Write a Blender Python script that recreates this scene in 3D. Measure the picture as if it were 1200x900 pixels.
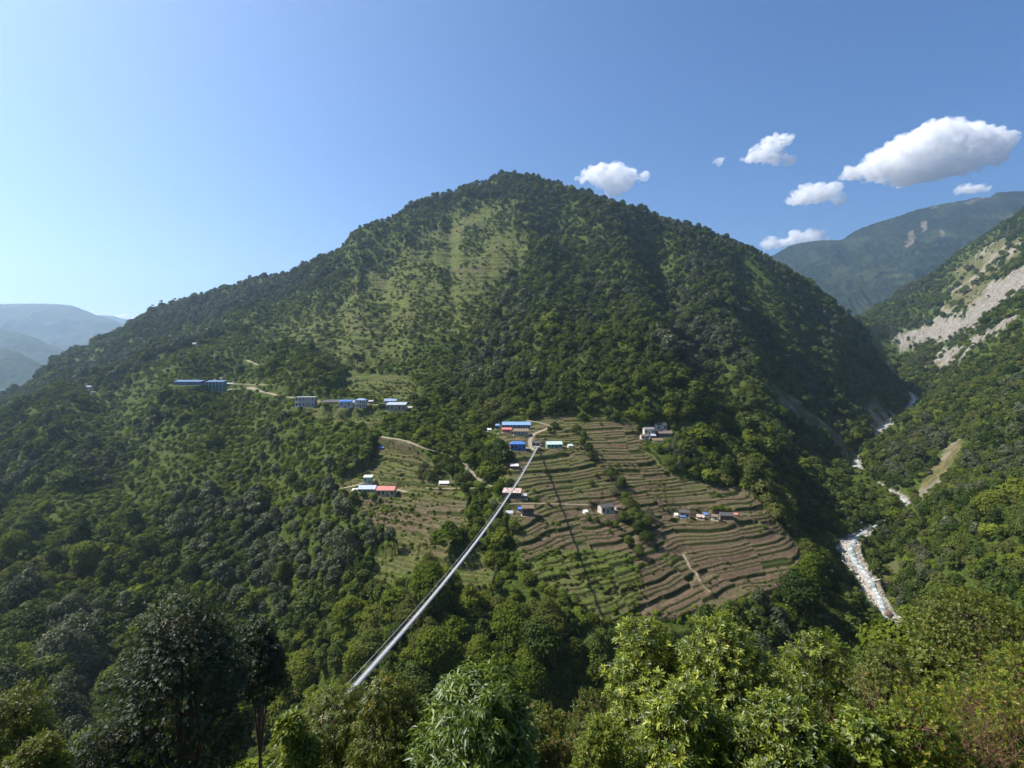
import bpy, math, random
import numpy as np
from mathutils import Vector, Matrix

for o in list(bpy.data.objects):
    bpy.data.objects.remove(o)
SC = bpy.context.scene
COL = SC.collection
rng = np.random.default_rng(11)
random.seed(5)

# ------------------------------------------------------------------ camera, sky, sun
F = 620.0            # focal length in pixels of the 1200 px wide photograph
HZ = 418.0           # row of the horizon
cd = bpy.data.cameras.new('camera')
cam = bpy.data.objects.new('camera', cd)
COL.objects.link(cam)
cam.location = (0, 0, 0)
cam.rotation_euler = (math.radians(90), 0, 0)
cd.sensor_width = 36.0
cd.lens = 36.0 * F / 1200.0
cd.shift_y = -(450 - HZ) / 1200.0
cd.clip_start = 0.2
cd.clip_end = 60000
SC.camera = cam

SUN_EL = math.radians(50.5)
SUN_FWD = math.radians(12)          # how far the sun stands ahead of straight left
SUN = Vector((-math.cos(SUN_EL) * math.cos(SUN_FWD), math.cos(SUN_EL) * math.sin(SUN_FWD), math.sin(SUN_EL)))
world = bpy.data.worlds.new('World')
SC.world = world
world.use_nodes = True
wn = world.node_tree
wn.nodes.clear()
sky = wn.nodes.new('ShaderNodeTexSky')
sky.sky_type = 'NISHITA'
sky.sun_disc = False
sky.sun_elevation = SUN_EL
sky.sun_rotation = math.atan2(SUN.x, SUN.y)
sky.altitude = 1600
sky.air_density = 1.0
sky.dust_density = 3.0
sky.ozone_density = 3.0
bg = wn.nodes.new('ShaderNodeBackground')
bg.inputs['Strength'].default_value = 0.090
wo = wn.nodes.new('ShaderNodeOutputWorld')
hs_ = wn.nodes.new('ShaderNodeHueSaturation'); hs_.inputs['Saturation'].default_value = 1.24; hs_.inputs['Hue'].default_value = .504
wn.links.new(sky.outputs[0], hs_.inputs['Color']); wn.links.new(hs_.outputs[0], bg.inputs[0])
wn.links.new(bg.outputs[0], wo.inputs[0])
sl = bpy.data.lights.new('sun', 'SUN')
sl.energy = 5.0
sl.angle = math.radians(0.55)
sl.color = (1.0, 0.95, 0.87)
so = bpy.data.objects.new('sun', sl)
so.rotation_euler = SUN.to_track_quat('Z', 'Y').to_euler()
COL.objects.link(so)
SC.view_settings.view_transform = 'Standard'
SC.view_settings.look = 'None'
SC.view_settings.exposure = 0.86
SC.view_settings.gamma = 1.0
SC.view_settings.use_curve_mapping = False
SC.render.engine = 'CYCLES'
SC.cycles.use_denoising = True
SC.cycles.max_bounces = 14
SC.cycles.diffuse_bounces = 3
SC.cycles.glossy_bounces = 2
SC.cycles.transmission_bounces = 3
SC.cycles.volume_bounces = 14
SC.cycles.transparent_max_bounces = 4

# ------------------------------------------------------------------ numeric helpers
_T = np.random.default_rng(3).random((256, 256))

def vnoise(x, y, seed=0):
    x = np.asarray(x, float) + seed * 17.31
    y = np.asarray(y, float) + seed * 7.77
    xi = np.floor(x).astype(np.int64); yi = np.floor(y).astype(np.int64)
    fx = x - xi; fy = y - yi
    fx = fx * fx * fx * (fx * (fx * 6 - 15) + 10); fy = fy * fy * fy * (fy * (fy * 6 - 15) + 10)
    a = _T[xi & 255, yi & 255]; b = _T[(xi + 1) & 255, yi & 255]
    c = _T[xi & 255, (yi + 1) & 255]; d = _T[(xi + 1) & 255, (yi + 1) & 255]
    return (a + (b - a) * fx) * (1 - fy) + (c + (d - c) * fx) * fy

def fbm(x, y, scale, octv=4, seed=0, rid=False):
    s = np.zeros(np.shape(x)); a = 1.0; tot = 0; f = 1.0 / scale
    for k in range(octv):
        n = vnoise(np.asarray(x) * f, np.asarray(y) * f, seed + k * 3)
        if rid: n = 1 - np.abs(2 * n - 1)
        s += a * n; tot += a; a *= 0.5; f *= 2.03
    return s / tot          # 0..1

def pchip(x, y, xq):
    x = np.asarray(x, float); y = np.asarray(y, float)
    h = np.diff(x); d = np.diff(y) / h
    m = np.zeros_like(y)
    for i in range(1, len(x) - 1):
        if d[i-1] * d[i] > 0:
            w1 = 2*h[i] + h[i-1]; w2 = h[i] + 2*h[i-1]
            m[i] = (w1 + w2) / (w1 / d[i-1] + w2 / d[i])
    m[0] = d[0]; m[-1] = d[-1]
    xq = np.clip(xq, x[0], x[-1])
    i = np.clip(np.searchsorted(x, xq) - 1, 0, len(x) - 2)
    t = (xq - x[i]) / h[i]
    return ((1+2*t)*(1-t)**2)*y[i] + (t*(1-t)**2)*h[i]*m[i] + (t*t*(3-2*t))*y[i+1] + (t*t*(t-1))*h[i]*m[i+1]

def gauss(a, s, ax):
    r = int(3 * s) + 1
    k = np.exp(-0.5 * (np.arange(-r, r + 1) / s) ** 2); k /= k.sum()
    p = [(0, 0)] * a.ndim; p[ax] = (r, r)
    b = np.pad(a, p, mode='edge')
    out = np.zeros_like(a)
    for i, w in enumerate(k):
        sl_ = [slice(None)] * a.ndim; sl_[ax] = slice(i, i + a.shape[ax])
        out += w * b[tuple(sl_)]
    return out

def sstep(a, b, x):
    t = np.clip((x - a) / (b - a), 0, 1)
    return t * t * (3 - 2 * t)

def in_poly(px, py, poly):
    res = np.zeros(np.shape(px), bool)
    n = len(poly); j = n - 1
    for i in range(n):
        xi, yi = poly[i]; xj, yj = poly[j]
        if yi != yj:
            c = ((yi > py) != (yj > py)) & (px < (xj - xi) * (py - yi) / (yj - yi) + xi)
            res ^= c
        j = i
    return res

def dist_line(x, y, pts, extra=None):
    """distance from (x, y) to a polyline; with extra (values per point) also the value at the nearest place"""
    best = np.full(np.shape(x), 1e9); val = np.zeros(np.shape(x))
    for i in range(len(pts) - 1):
        ax, ay = pts[i][:2]; bx, by = pts[i+1][:2]
        L = (bx-ax)**2 + (by-ay)**2 + 1e-9
        t = np.clip(((x-ax)*(bx-ax) + (y-ay)*(by-ay)) / L, 0, 1)
        d = np.hypot(x - ax - t*(bx-ax), y - ay - t*(by-ay))
        m = d < best
        best = np.where(m, d, best)
        if extra is not None:
            val = np.where(m, extra[i] + t * (extra[i+1] - extra[i]), val)
    return (best, val) if extra is not None else best

# ------------------------------------------------------------------ the lie of the land
# For columns of the view: (distance ahead in metres, row where the ground there is seen). Hidden stretches use heights.
def Z(z): return ('z', z)
NEARL = [(4, Z(-5.0)), (10, Z(-10.2)), (30, Z(-27)), (60, Z(-53)), (100, Z(-96)), (130, Z(-135)), (160, Z(-166))]
NEARR = [(4, Z(-5.0)), (10, Z(-9.8)), (30, Z(-25)), (60, Z(-43)), (100, Z(-64))]
COLS = {
 -500: NEARL + [(200, Z(-165)), (300, Z(-150)), (500, Z(-140)), (800, Z(-110)), (1000, Z(-100)), (1300, Z(-200))],
 -150: NEARL + [(200, 905), (240, 830), (300, 745), (380, 670), (500, 590), (700, 535), (900, 505), (1050, 500), (1250, Z(-190))],
 0: NEARL + [(200, 900), (240, 820), (300, 730), (380, 650), (500, 562), (560, 520), (640, 493), (720, Z(-108)), (820, 490), (1050, 465), (1250, Z(-130))],
 60: NEARL + [(200, 900), (245, 812), (300, 725), (375, 645), (470, 562), (540, 505), (610, 469), (690, Z(-72)), (790, 464), (1060, 434), (1200, Z(-70))],
 100: NEARL + [(200, 900), (250, 810), (300, 720), (370, 640), (460, 565), (550, 498), (650, 448), (740, Z(-52)), (850, 444), (1100, 412), (1250, Z(-30))],
 145: NEARL + [(200, 898), (245, 805), (295, 712), (360, 632), (445, 563), (540, 500), (620, 462), (720, 428), (810, Z(-25)), (930, 424), (1150, 392), (1300, Z(0))],
 200: NEARL + [(200, 895), (240, 800), (290, 705), (350, 625), (430, 555), (520, 492), (566, 464), (600, 450), (700, 426), (800, 408), (890, Z(0)), (1000, 402), (1240, 362), (1400, Z(50))],
 300: NEARL + [(200, 890), (240, 790), (280, 700), (340, 620), (410, 552), (460, 505), (520, 466), (560, 452), (650, 425), (800, 390), (930, 364), (1000, Z(72)), (1080, 360), (1240, 329), (1400, Z(100))],
 400: NEARL + [(192, 880), (218, 790), (250, 720), (290, 650), (330, 592), (370, 552), (430, 510), (480, 478), (550, 450), (700, 400), (900, 345), (1150, 294), (1350, Z(160))],
 450: NEARL + [(190, 870), (215, 785), (245, 720), (285, 645), (325, 591), (370, 547), (425, 505), (475, 478), (555, 445), (700, 392), (900, 332), (1130, 262), (1350, Z(200))],
 500: NEARL + [(190, 860), (215, 780), (240, 720), (280, 640), (320, 590), (370, 540), (420, 502), (470, 480), (560, 440), (700, 385), (900, 320), (1100, 263), (1200, 239), (1400, Z(260))],
 550: NEARL + [(190, 855), (215, 780), (240, 710), (280, 630), (322, 580), (370, 532), (425, 497), (500, 468), (600, 425), (700, 384), (900, 315), (1100, 258), (1240, 221), (1450, Z(300))],
 600: NEARL + [(190, 850), (215, 780), (240, 700), (280, 625), (325, 567), (370, 525), (430, 494), (520, 452), (650, 398), (800, 350), (950, 300), (1100, 252), (1260, 212), (1450, Z(330))],
 650: NEARL + [(190, 845), (215, 775), (242, 700), (282, 632), (328, 575), (375, 526), (432, 492), (490, 448), (580, 405), (700, 372), (850, 325), (1000, 281), (1120, 245), (1230, 219), (1420, Z(310))],
 700: NEARL + [(190, 840), (215, 770), (245, 700), (285, 638), (330, 582), (380, 530), (430, 492), (462, 452), (530, 415), (620, 388), (700, 365), (850, 320), (1000, 277), (1180, 235), (1380, Z(270))],
 760: NEARL + [(190, 850), (220, 765), (255, 700), (290, 645), (335, 588), (385, 536), (428, 498), (455, 462), (520, 422), (610, 400), (720, 375), (860, 332), (1000, 293), (1150, 258), (1350, Z(200))],
 800: NEARL + [(190, 850), (225, 760), (260, 702), (300, 643), (340, 592), (385, 545), (430, 505), (468, 470), (530, 440), (600, 425), (690, 385), (850, 340), (1000, 301), (1120, 269), (1320, Z(160))],
 850: NEARL + [(190, 850), (230, 755), (268, 700), (308, 640), (345, 590), (392, 556), (460, 520), (550, 480), (650, 440), (760, 398), (900, 350), (1020, 312), (1110, 286), (1300, Z(130))],
 900: NEARL + [(200, 838), (240, 750), (278, 695), (322, 632), (350, 597), (410, 564), (510, 522), (630, 476), (780, 420), (920, 366), (1090, 306), (1250, Z(90))],
 940: NEARL + [(200, 838), (245, 745), (280, 694), (322, 645), (380, Z(-140)), (420, Z(-148)), (480, 603), (580, 562), (690, 514), (810, 463), (940, 404), (1090, 334), (1230, Z(50))],
 975: NEARL + [(200, 860), (255, 765), (320, 712), (370, Z(-155)), (420, 648), (500, 605), (600, 561), (720, 514), (840, 470), (960, 412), (1085, 354), (1200, Z(0))],
 1000: NEARL + [(200, 880), (260, 765), (330, 715), (370, Z(-158)), (420, 642), (520, 602), (610, 562), (690, 544), (790, 507), (900, 452), (1000, 402), (1080, 378), (1160, Z(20)), (1400, 392), (1700, 378), (1850, 377), (2100, Z(-60))],
 1040: NEARR + [(140, Z(-110)), (170, Z(-138)), (210, Z(-152)), (260, 790), (330, 715), (390, 680), (450, 645), (520, 603), (600, 565), (700, 547), (790, 518), (900, 496), (980, 466), (1070, 412), (1150, Z(-12)), (1300, 412), (1500, 398), (1900, 355), (2200, Z(0))],
 1080: NEARR + [(140, 775), (200, 755), (260, 735), (320, 700), (380, 648), (450, 600), (560, 560), (680, 520), (820, 490), (1000, 474), (1120, 450), (1300, 428), (1500, 390), (1700, 350), (1880, 329), (2200, Z(60))],
 1140: NEARR + [(140, 770), (200, 742), (260, 690), (330, 632), (450, 562), (600, 505), (800, 452), (1000, 408), (1230, 364), (1480, 322), (1780, 287), (2100, Z(220))],
 1200: NEARR + [(140, 752), (200, 700), (300, 620), (450, 538), (600, 470), (800, 402), (1000, 345), (1260, 298), (1500, 268), (1700, 250), (2000, Z(320))],
 1350: NEARR + [(140, 690), (200, 640), (300, 550), (450, 460), (600, 395), (800, 325), (1000, 275), (1260, 225), (1500, 190), (1700, 170), (2000, Z(520))],
 1700: NEARR + [(140, 640), (200, 560), (300, 460), (450, 370), (600, 300), (800, 230), (1000, 165), (1300, 105), (1600, 65), (1900, Z(700))],
}
NU, NV = 700, 900
U0, U1 = -2.0, 2.0
V0, V1 = math.log(4.0), math.log(3200.0)
_vq = np.linspace(V0, V1, NV)
_us = []; _rows = []
for px in sorted(COLS):
    ys = []; zs = []
    for Y, r in COLS[px]:
        ys.append(math.log(Y)); zs.append(r[1] if isinstance(r, tuple) else (HZ - r) / F * Y)
    ly = math.exp(ys[-1])
    ys.append(math.log(ly + 450)); zs.append(zs[-1] - 120)
    ys.append(math.log(3200)); zs.append(min(-260.0, zs[-1] - 60))
    _us.append((px - 600) / F); _rows.append(pchip(ys, zs, _vq))
_uq = np.linspace(U0, U1, NU)
_R = np.array(_rows)
TAB = np.empty((NU, NV))
for j in range(NV):
    TAB[:, j] = pchip(_us, _R[:, j], _uq)
TAB = gauss(gauss(TAB, 3.0, 0), 2.5, 1)

def base_z(x, y):
    yy = np.maximum(y, 4.0)
    u = np.clip(x / yy, U0, U1)
    fu = (u - U0) / (U1 - U0) * (NU - 1); fv = np.clip((np.log(yy) - V0) / (V1 - V0), 0, 1) * (NV - 1)
    i = np.clip(fu.astype(int), 0, NU - 2); j = np.clip(fv.astype(int), 0, NV - 2)
    a = fu - i; b = fv - j
    z = (TAB[i, j]*(1-a) + TAB[i+1, j]*a)*(1-b) + (TAB[i, j+1]*(1-a) + TAB[i+1, j+1]*a)*b
    # round and behind the viewpoint: the spur that carries the camera
    near = np.clip(y, -60, 400)
    plane = -1.75 - 0.86 * np.maximum(near, 0) + 0.35 * np.maximum(-near, 0)
    w = sstep(3, 14, y)
    return plane * (1 - w) + z * w

def px_of(x, y, z):
    yy = np.maximum(y, 1.0)
    return 600 + F * x / yy, HZ - F * z / yy

# polygons of the photograph's land cover, as rows and columns of the picture
FIELD_A = [(583,503),(640,486),(690,489),(746,494),(752,520),(775,545),(800,563),(838,566),(880,571),(905,600),(945,646),(905,690),(868,704),(800,719),(752,727),(700,727),(655,697),(622,668),(607,640),(600,600),(590,560)]
FIELD_B = [(440,524),(478,530),(520,548),(548,570),(548,630),(530,652),(470,655),(432,620),(418,585),(400,575),(395,560),(430,545)]
FIELD_C = [(405,436),(480,440),(500,470),(480,474),(400,466),(370,474),(385,486),(445,488),(450,516),(405,512),(360,490),(345,478),(380,470),(395,450)]
FIELD_D = [(430,650),(535,652),(560,640),(585,660),(570,700),(500,700),(440,690)]
FIELD_E = [(560,238),(590,240),(612,262),(622,285),(612,300),(600,318),(598,345),(560,352),(520,352),(480,352),(440,350),(405,352),(440,325),(470,298),(500,275),(535,262)]
FIELD_F = [(800,493),(822,496),(822,506),(795,506)]
FIELD_G = [(620,660),(660,700),(700,727),(745,727),(746,650),(700,640),(640,640)]
SHRUBS = [(0,560),(60,480),(180,430),(250,400),(330,345),(440,330),(600,250),(640,300),(600,350),(545,395),(560,500),(585,505),(560,560),(600,600),(610,660),(560,760),(400,700),(350,620),(300,560),(200,560),(100,640),(0,640)]
SCREE1 = [(1040,402),(1052,392),(1075,384),(1100,372),(1125,366),(1150,345),(1160,326),(1185,318),(1215,295),(1300,250),(1300,300),(1215,340),(1190,345),(1172,356),(1160,368),(1140,381),(1112,391),(1100,398),(1080,398),(1062,401),(1050,407)]
SCREE2 = [(1094,428),(1100,414),(1120,402),(1150,388),(1176,370),(1200,350),(1210,352),(1196,366),(1175,384),(1150,398),(1132,412),(1115,424),(1102,432)]
CLIFF = [(1095,362),(1105,350),(1112,338),(1122,327),(1135,317),(1152,322),(1156,336),(1148,348),(1125,358),(1105,366)]
CLIFF2 = [(1108,322),(1165,285),(1200,272),(1200,300),(1180,304),(1165,312),(1155,322),(1140,315)]
CLIFF3 = [(1080,420),(1092,412),(1106,420),(1112,428),(1096,436)]
SCAR = [(1015,470),(1022,458),(1036,470),(1055,486),(1046,496),(1034,505),(1022,502),(1012,490)]
GRASSY = [(1074,584),(1082,562),(1098,541),(1114,521),(1127,511),(1130,526),(1117,546),(1102,562),(1090,578),(1078,592)]
GRASSY2 = [(1028,690),(1034,672),(1046,656),(1052,652),(1052,668),(1044,684),(1036,700)]
FIELD_H = [(395,354),(600,346),(585,378),(540,400),(480,425),(400,428),(330,415),(290,398),(335,372)]
GULLY = [(901,450),(909,450),(920,462),(937,472),(957,488),(977,503),(992,525),(998,545),(990,545),(984,526),(966,510),(946,496),(926,482),(912,471)]
POLYS_FIELD = [FIELD_A, FIELD_B, FIELD_C, FIELD_D, FIELD_E, FIELD_F, FIELD_G, FIELD_H]
BARE = [SCREE1, SCREE2, CLIFF, CLIFF2, CLIFF3, SCAR, GRASSY, GRASSY2, GULLY]

def PP(px, py, Y, w): return ((px - 600) / F * Y, Y, (HZ - py) / F * Y, w)
RIVER = [(-700, 330, -196, 5), (-300, 210, -190, 5), (-150, 158, -184, 5), (-30, 150, -180, 5), (60, 172, -177, 5), (130, 215, -174, 5), (190, 262, -170, 4),
         PP(1056,745,306,4.5), PP(1036,714,335,4.6), PP(1022,692,355,4.6), PP(1010,668,384,6), PP(990,642,420,7), PP(1006,628,452,5.5), PP(1040,608,500,1.2), PP(1064,592,540,3), PP(1056,583,572,6.5), PP(1036,572,605,5.5), PP(1012,558,648,5), PP(1004,542,700,4.5), PP(1008,530,745,1.5),
         PP(1024,512,815,2), PP(1042,495,905,7), PP(1058,484,960,1.5), PP(1068,474,1030,6), PP(1072,465,1090,6), PP(1062,457,1160,2), PP(1052,447,1260,2), PP(1050,436,1400,2)]
def smooth_line(pts, step):
    p = np.array(pts, float)
    d = np.r_[0, np.cumsum(np.hypot(np.diff(p[:, 0]), np.diff(p[:, 1])))]
    q = np.arange(0, d[-1], step)
    return np.stack([pchip(d, p[:, k], q) for k in range(p.shape[1])], 1)
RIV = smooth_line(RIVER, 9.0)
RIV[:, 0] = gauss(RIV[:, 0], 1.5, 0); RIV[:, 1] = gauss(RIV[:, 1], 1.5, 0); RIV[:, 2] = gauss(RIV[:, 2], 2, 0)
def at(px, Y): return ((px - 600) / F * Y, Y)
# dry ravines: points, depth, half width
RAVINES = [([at(765,1000), at(785,860), at(800,740), at(824,640), at(846,575)], 44, 42),
           ([at(880,1000), at(896,840), at(915,680), at(955,640), at(985,660), at(1000,690)], 20, 26),
           ([at(262,640), at(275,520), at(292,430), at(312,360), at(340,290), at(360,220)], 26, 36),
           ([at(120,700), at(140,560), at(165,440), at(190,330), at(230,220)], 24, 36),
           ([at(560,620), at(552,520), at(548,440), at(550,390), at(556,330), at(572,270), at(580,215)], 7, 22),
           ([at(470,900), at(440,760), at(420,640)], 26, 44), ([at(650,1050), at(690,900), at(700,760), at(715,640)], 26, 45),
           ([at(1150,1500), at(1120,1250), at(1098,1080)], 22, 45), ([at(1190,900), at(1140,720), at(1090,590)], 14, 40)]
RAVINES = [(smooth_line([(*p, 0) for p in a], 12.0), b, c) for a, b, c in RAVINES]

SILC = None
SIL = [(-40,478),(0,462),(27,455),(59,427),(64,419),(84,415),(110,407),(112,397),(133,390),(146,384),(160,375),(179,363),(200,358),(220,350),(248,341),(278,330),(300,323),(318,321),(340,316),(360,309),(380,300),(400,289),(412,272),(424,264),(436,258),(450,256),(466,250),(475,244),(490,236),(500,231),(512,229),(530,230),(540,220),(552,216),(566,213),(580,208),(600,203),(620,205),(640,211),(660,218),(680,223),(700,231),(720,238),(740,243),(760,250),(780,258),(800,262),(820,268),(840,276),(860,281),(880,288),(900,299),(920,310),(935,322),(950,331),(970,347),(985,360),(1000,372),(1020,388),(1040,402)]
PADS = []        # levelled house sites: x, y, z, radius
TRACKS = []      # world polylines of the dirt tracks: (array of x, y), half width

def land(x, y, detail=True, masks=False):
    x = np.asarray(x, float); y = np.asarray(y, float)
    z = base_z(x, y)
    px, py = px_of(x, y, z)
    jx = (fbm(x, y, 14, 2, 5) - .5) * 14; jy = (fbm(x, y, 14, 2, 9) - .5) * 9
    qx = px + jx; qy = py + jy
    front = y > 150
    field = np.zeros(x.shape, bool)
    fid = np.zeros(x.shape, int)
    for k, pl in enumerate(POLYS_FIELD):
        if k in (4, 7):
            wj = 3.2
            m = in_poly(px + jx * wj + 30 * (fbm(x, y, 60, 3, 15) - .5), py + jy * wj + 22 * (fbm(x, y, 60, 3, 16) - .5), pl) & (y > 600) & (y < 1300)
        else:
            m = in_poly(qx, qy, pl) & front & (y < 1300)
        field |= m; fid[m] = k + 1
    # the gorge and its river
    dr = np.full(x.shape, 999.0); rz = np.full(x.shape, -190.0); bw = np.full(x.shape, 5.0)
    nr_ = (y > 40) & (y < 1700) & (((px > 780) & (y > 330)) | (y <= 400))
    if nr_.any():
        ia = np.round(np.interp(np.arange(len(RIV)), np.arange(len(RIV)), np.arange(len(RIV)))).astype(int)
        dr[nr_], pos = dist_line(x[nr_], y[nr_], RIV, np.arange(len(RIV), dtype=float))
        rz[nr_] = np.interp(pos, ia, RIV[:, 2]); bw[nr_] = np.interp(pos, ia, RIV[:, 3])
    # broken ground, gullies and knolls away from the fields
    am = sstep(150, 260, y) * (1 - sstep(0, 1, field * 1.0)) 
    n1 = fbm(x, y, 210, 5, 21, rid=True) - .62
    n2 = fbm(x, y, 46, 3, 40) - .5
    n3 = (fbm(x, y, 95, 4, 27, rid=True) - .62) * 16 * sstep(350, 700, y) * np.where(field, .15, 1) + n2 * 7 * sstep(600, 1000, y) * np.where(field, .2, 1)
    amp = (3 + 24 * sstep(350, 1000, y)) * sstep(150, 260, y)
    rough = (fbm(x, y, 16, 4, 130, rid=True) - .6)
    fs = np.where(field, 0.25, 1.0)
    z = z + n3 + amp * n1 * np.where(field & (y < 600), 0.12, 1.0) + n2 * 7 * sstep(20, 200, y) * fs
    for pts, dep, hw in RAVINES:
        bx = (x > pts[:, 0].min() - 120) & (x < pts[:, 0].max() + 120) & (y > pts[:, 1].min() - 120) & (y < pts[:, 1].max() + 120)
        if bx.any():
            dd = dist_line(x[bx], y[bx], pts)
            z[bx] -= dep * np.exp(-(dd / hw) ** 2) * (~field[bx]) - dep * .28 * np.exp(-((dd - 1.9 * hw) / hw) ** 2) * (~field[bx])
    bed = bw * (1 + .35 * (fbm(x, y, 22, 2, 61) - .5) * 2)
    carve = rz - 1.2 + np.maximum(dr - bed, 0) * 1.05 + .03 * np.maximum(dr - 40, 0) ** 2 + 1.6 * (fbm(x, y, 5, 2, 71) - .3) * (dr > 3.0)
    if SILC is not None:
        z = z + np.interp(np.clip(x / np.maximum(y, 4), -1.2, 1.2), SILC[0], SILC[1]) * y * sstep(480, 960, y) * (1 - sstep(1450, 1700, y))
    z = np.where(dr < 150, np.minimum(z, carve), z)
    z = np.where((dr < bed + 2) & (y > 250), carve, z)
    px3, py3 = px_of(x, y, z)
    py3 = py3 - np.where(y > 800, 3.0, 0.0)
    bm = np.zeros(x.shape, bool)
    JJ = np.where(y > 900, 1.5, .6)
    jx = jx + np.where(y > 900, 9 * (fbm(x, y, 55, 3, 301) - .5), 0); jy = jy + np.where(y > 900, 9 * (fbm(x, y, 55, 3, 302) - .5), 0)
    for pl in BARE:
        bm |= in_poly(px3 + jx * JJ, py3 + jy * JJ, pl) & (y > 250)
    z = z + np.where(bm, rough * np.where(y > 900, 16.0, 4.0) * np.where(field, 0, 1), 0)
    stair_m = np.zeros(x.shape); riser = np.zeros(x.shape)
    if detail:
        # terraces: contour steps, broken into plots with their own rise
        f = field & (y < 1300)
        if f.any():
            xf = x[f]; yf = y[f]; zf = z[f]; ff = fid[f]
            wx = xf + 26 * (fbm(xf, yf, 40, 2, 80) - .5); wy = yf + 26 * (fbm(xf, yf, 40, 2, 83) - .5)
            plot = (np.floor(wx / 46) * 7 + np.floor((wy + 20 * _T[(np.floor(wx / 46).astype(int)) & 255, 3]) / 38) * 13).astype(int)
            ph = _T[plot & 255, 11]; rs = _T[plot & 255, 17]
            step = (1.5 + 0.6 * rs) * np.where((ff == 5) | (ff == 8), 2.5, np.where(ff == 2, .85, 1.0))
            wav = 2.6 * (fbm(xf, yf, 30, 3, 90) - .5)+ 3.4 * (fbm(xf, yf, 75, 2, 95) - .5)
            q0 = (zf + wav) / step + ph
            q = q0 + .30 * np.sin(q0 * 1.9 + ph * 9) + .16 * np.sin(q0 * 4.1 + ph * 5) * (fbm(xf, yf, 25, 2, 99) > .5)
            k = np.floor(q); fr = q - k
            tread = 0.26 * np.minimum(fr / 0.76, 1); 
            rise = sstep(0.76, 0.97, fr) * 0.78 - 0.04 * sstep(.95, 1.0, fr)
            lev = (k + tread + rise)
            zz = zf + (lev - q) / (1 + .57 * np.cos(q0 * 1.9 + ph * 9)) * step * .9
            z[f] = zz
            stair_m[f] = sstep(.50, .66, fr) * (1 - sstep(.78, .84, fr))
            riser[f] = sstep(0.77, 0.83, fr)
    # levelled sites and tracks
    for (hx, hy, hz, hr) in PADS:
        d = np.hypot(x - hx, y - hy)
        w = 1 - sstep(hr, hr + 4.5, d)
        z = z + (hz - z) * w
    tr = np.zeros(x.shape)
    for pts, hw, pz in TRACKS:
        bx = (x > pts[:, 0].min() - 12) & (x < pts[:, 0].max() + 12) & (y > pts[:, 1].min() - 12) & (y < pts[:, 1].max() + 12)
        if bx.any():
            d, zt = dist_line(x[bx], y[bx], pts, pz)
            w = 1 - sstep(hw, hw + 3.0, d)
            z[bx] = z[bx] + (zt - z[bx]) * w
            tr[bx] = np.maximum(tr[bx], 1 - sstep(hw * 0.8, hw * 1.2, d + 0.8 * (fbm(x[bx], y[bx], 3, 2, 33) - .5)))
    if not masks:
        return z
    bare = np.zeros(x.shape); ochre = np.zeros(x.shape)
    jj = JJ
    for k, pl in enumerate(BARE):
        m = in_poly(px3 + jx * jj, py3 + jy * jj, pl) & (y > 250)
        if k in (0, 1): bare[m] = 1
        else: ochre[m] = 1
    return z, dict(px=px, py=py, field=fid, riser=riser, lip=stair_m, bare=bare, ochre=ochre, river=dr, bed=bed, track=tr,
                   shrub=in_poly(qx, qy, SHRUBS) & front)

def find(px, py, ymin=150.0, ymax=1900.0, detail=True):
    """world point where the sight line through a pixel meets the ground"""
    ys = np.exp(np.linspace(math.log(ymin), math.log(ymax), 5000))
    xs = (px - 600) / F * ys
    z = land(xs, ys, detail)
    t = (HZ - py) / F
    hit = np.nonzero(z >= t * ys)[0]
    i = hit[0] if len(hit) else len(ys) - 1
    return float(xs[i]), float(ys[i]), float(z[i])

def fit_skyline():
    global SILC
    tot = 0
    us = (np.arange(-40, 1041, 4.0) - 600) / F
    tgt = (HZ - np.interp(us * F + 600, [a for a, b in SIL], [b for a, b in SIL])) / F
    ys = np.linspace(760, 1400, 160)
    for it in range(3):
        Xg = us[:, None] * ys[None]; Yg = np.broadcast_to(ys, Xg.shape)
        zz = land(Xg.ravel(), Yg.ravel(), False).reshape(Xg.shape)
        T = (zz + 6.0) / Yg
        d = tgt - T.max(1)
        d = gauss(d, 1.0, 0)
        fade = sstep(1040, 990, us * F + 600)
        tot = tot + d * fade
        SILC = (np.r_[-1.3, us, us[-1] + .03, 1.3], np.r_[0, tot, 0, 0])
fit_skyline()
# ------------------------------------------------------------------ object helpers
def tag(o, label=None, cat=None, group=None, kind=None):
    if label: o['label'] = label
    if cat: o['category'] = cat
    if group: o['group'] = group
    if kind: o['kind'] = kind
    return o

def mesh_np(name, verts, faces, mats, nv=4, smooth=False, mat_idx=None):
    """verts (n,3); faces (m,nv) arrays, or a list of such arrays with different nv"""
    me = bpy.data.meshes.new(name)
    fl = faces if isinstance(faces, list) else [faces]
    fl = [np.asarray(f, dtype=np.int32) for f in fl if len(f)]
    me.vertices.add(len(verts))
    me.vertices.foreach_set('co', np.asarray(verts, dtype=np.float32).ravel())
    loops = np.concatenate([f.ravel() for f in fl])
    tot = np.concatenate([np.full(len(f), f.shape[1], np.int32) for f in fl])
    st = np.r_[0, np.cumsum(tot)[:-1]].astype(np.int32)
    me.loops.add(len(loops)); me.loops.foreach_set('vertex_index', loops)
    me.polygons.add(len(tot)); me.polygons.foreach_set('loop_start', st); me.polygons.foreach_set('loop_total', tot)
    if smooth: me.polygons.foreach_set('use_smooth', np.ones(len(tot), bool))
    for m in (mats if isinstance(mats, (list, tuple)) else [mats]): me.materials.append(m)
    if mat_idx is not None: me.polygons.foreach_set('material_index', np.asarray(mat_idx, np.int32))
    me.update(calc_edges=True)
    return me

def link(name, me, parent=None, loc=None, rz=0.0):
    o = bpy.data.objects.new(name, me)
    COL.objects.link(o)
    if parent is not None: o.parent = parent
    if loc is not None: o.location = loc
    o.rotation_euler = (0, 0, rz)
    return o

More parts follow.
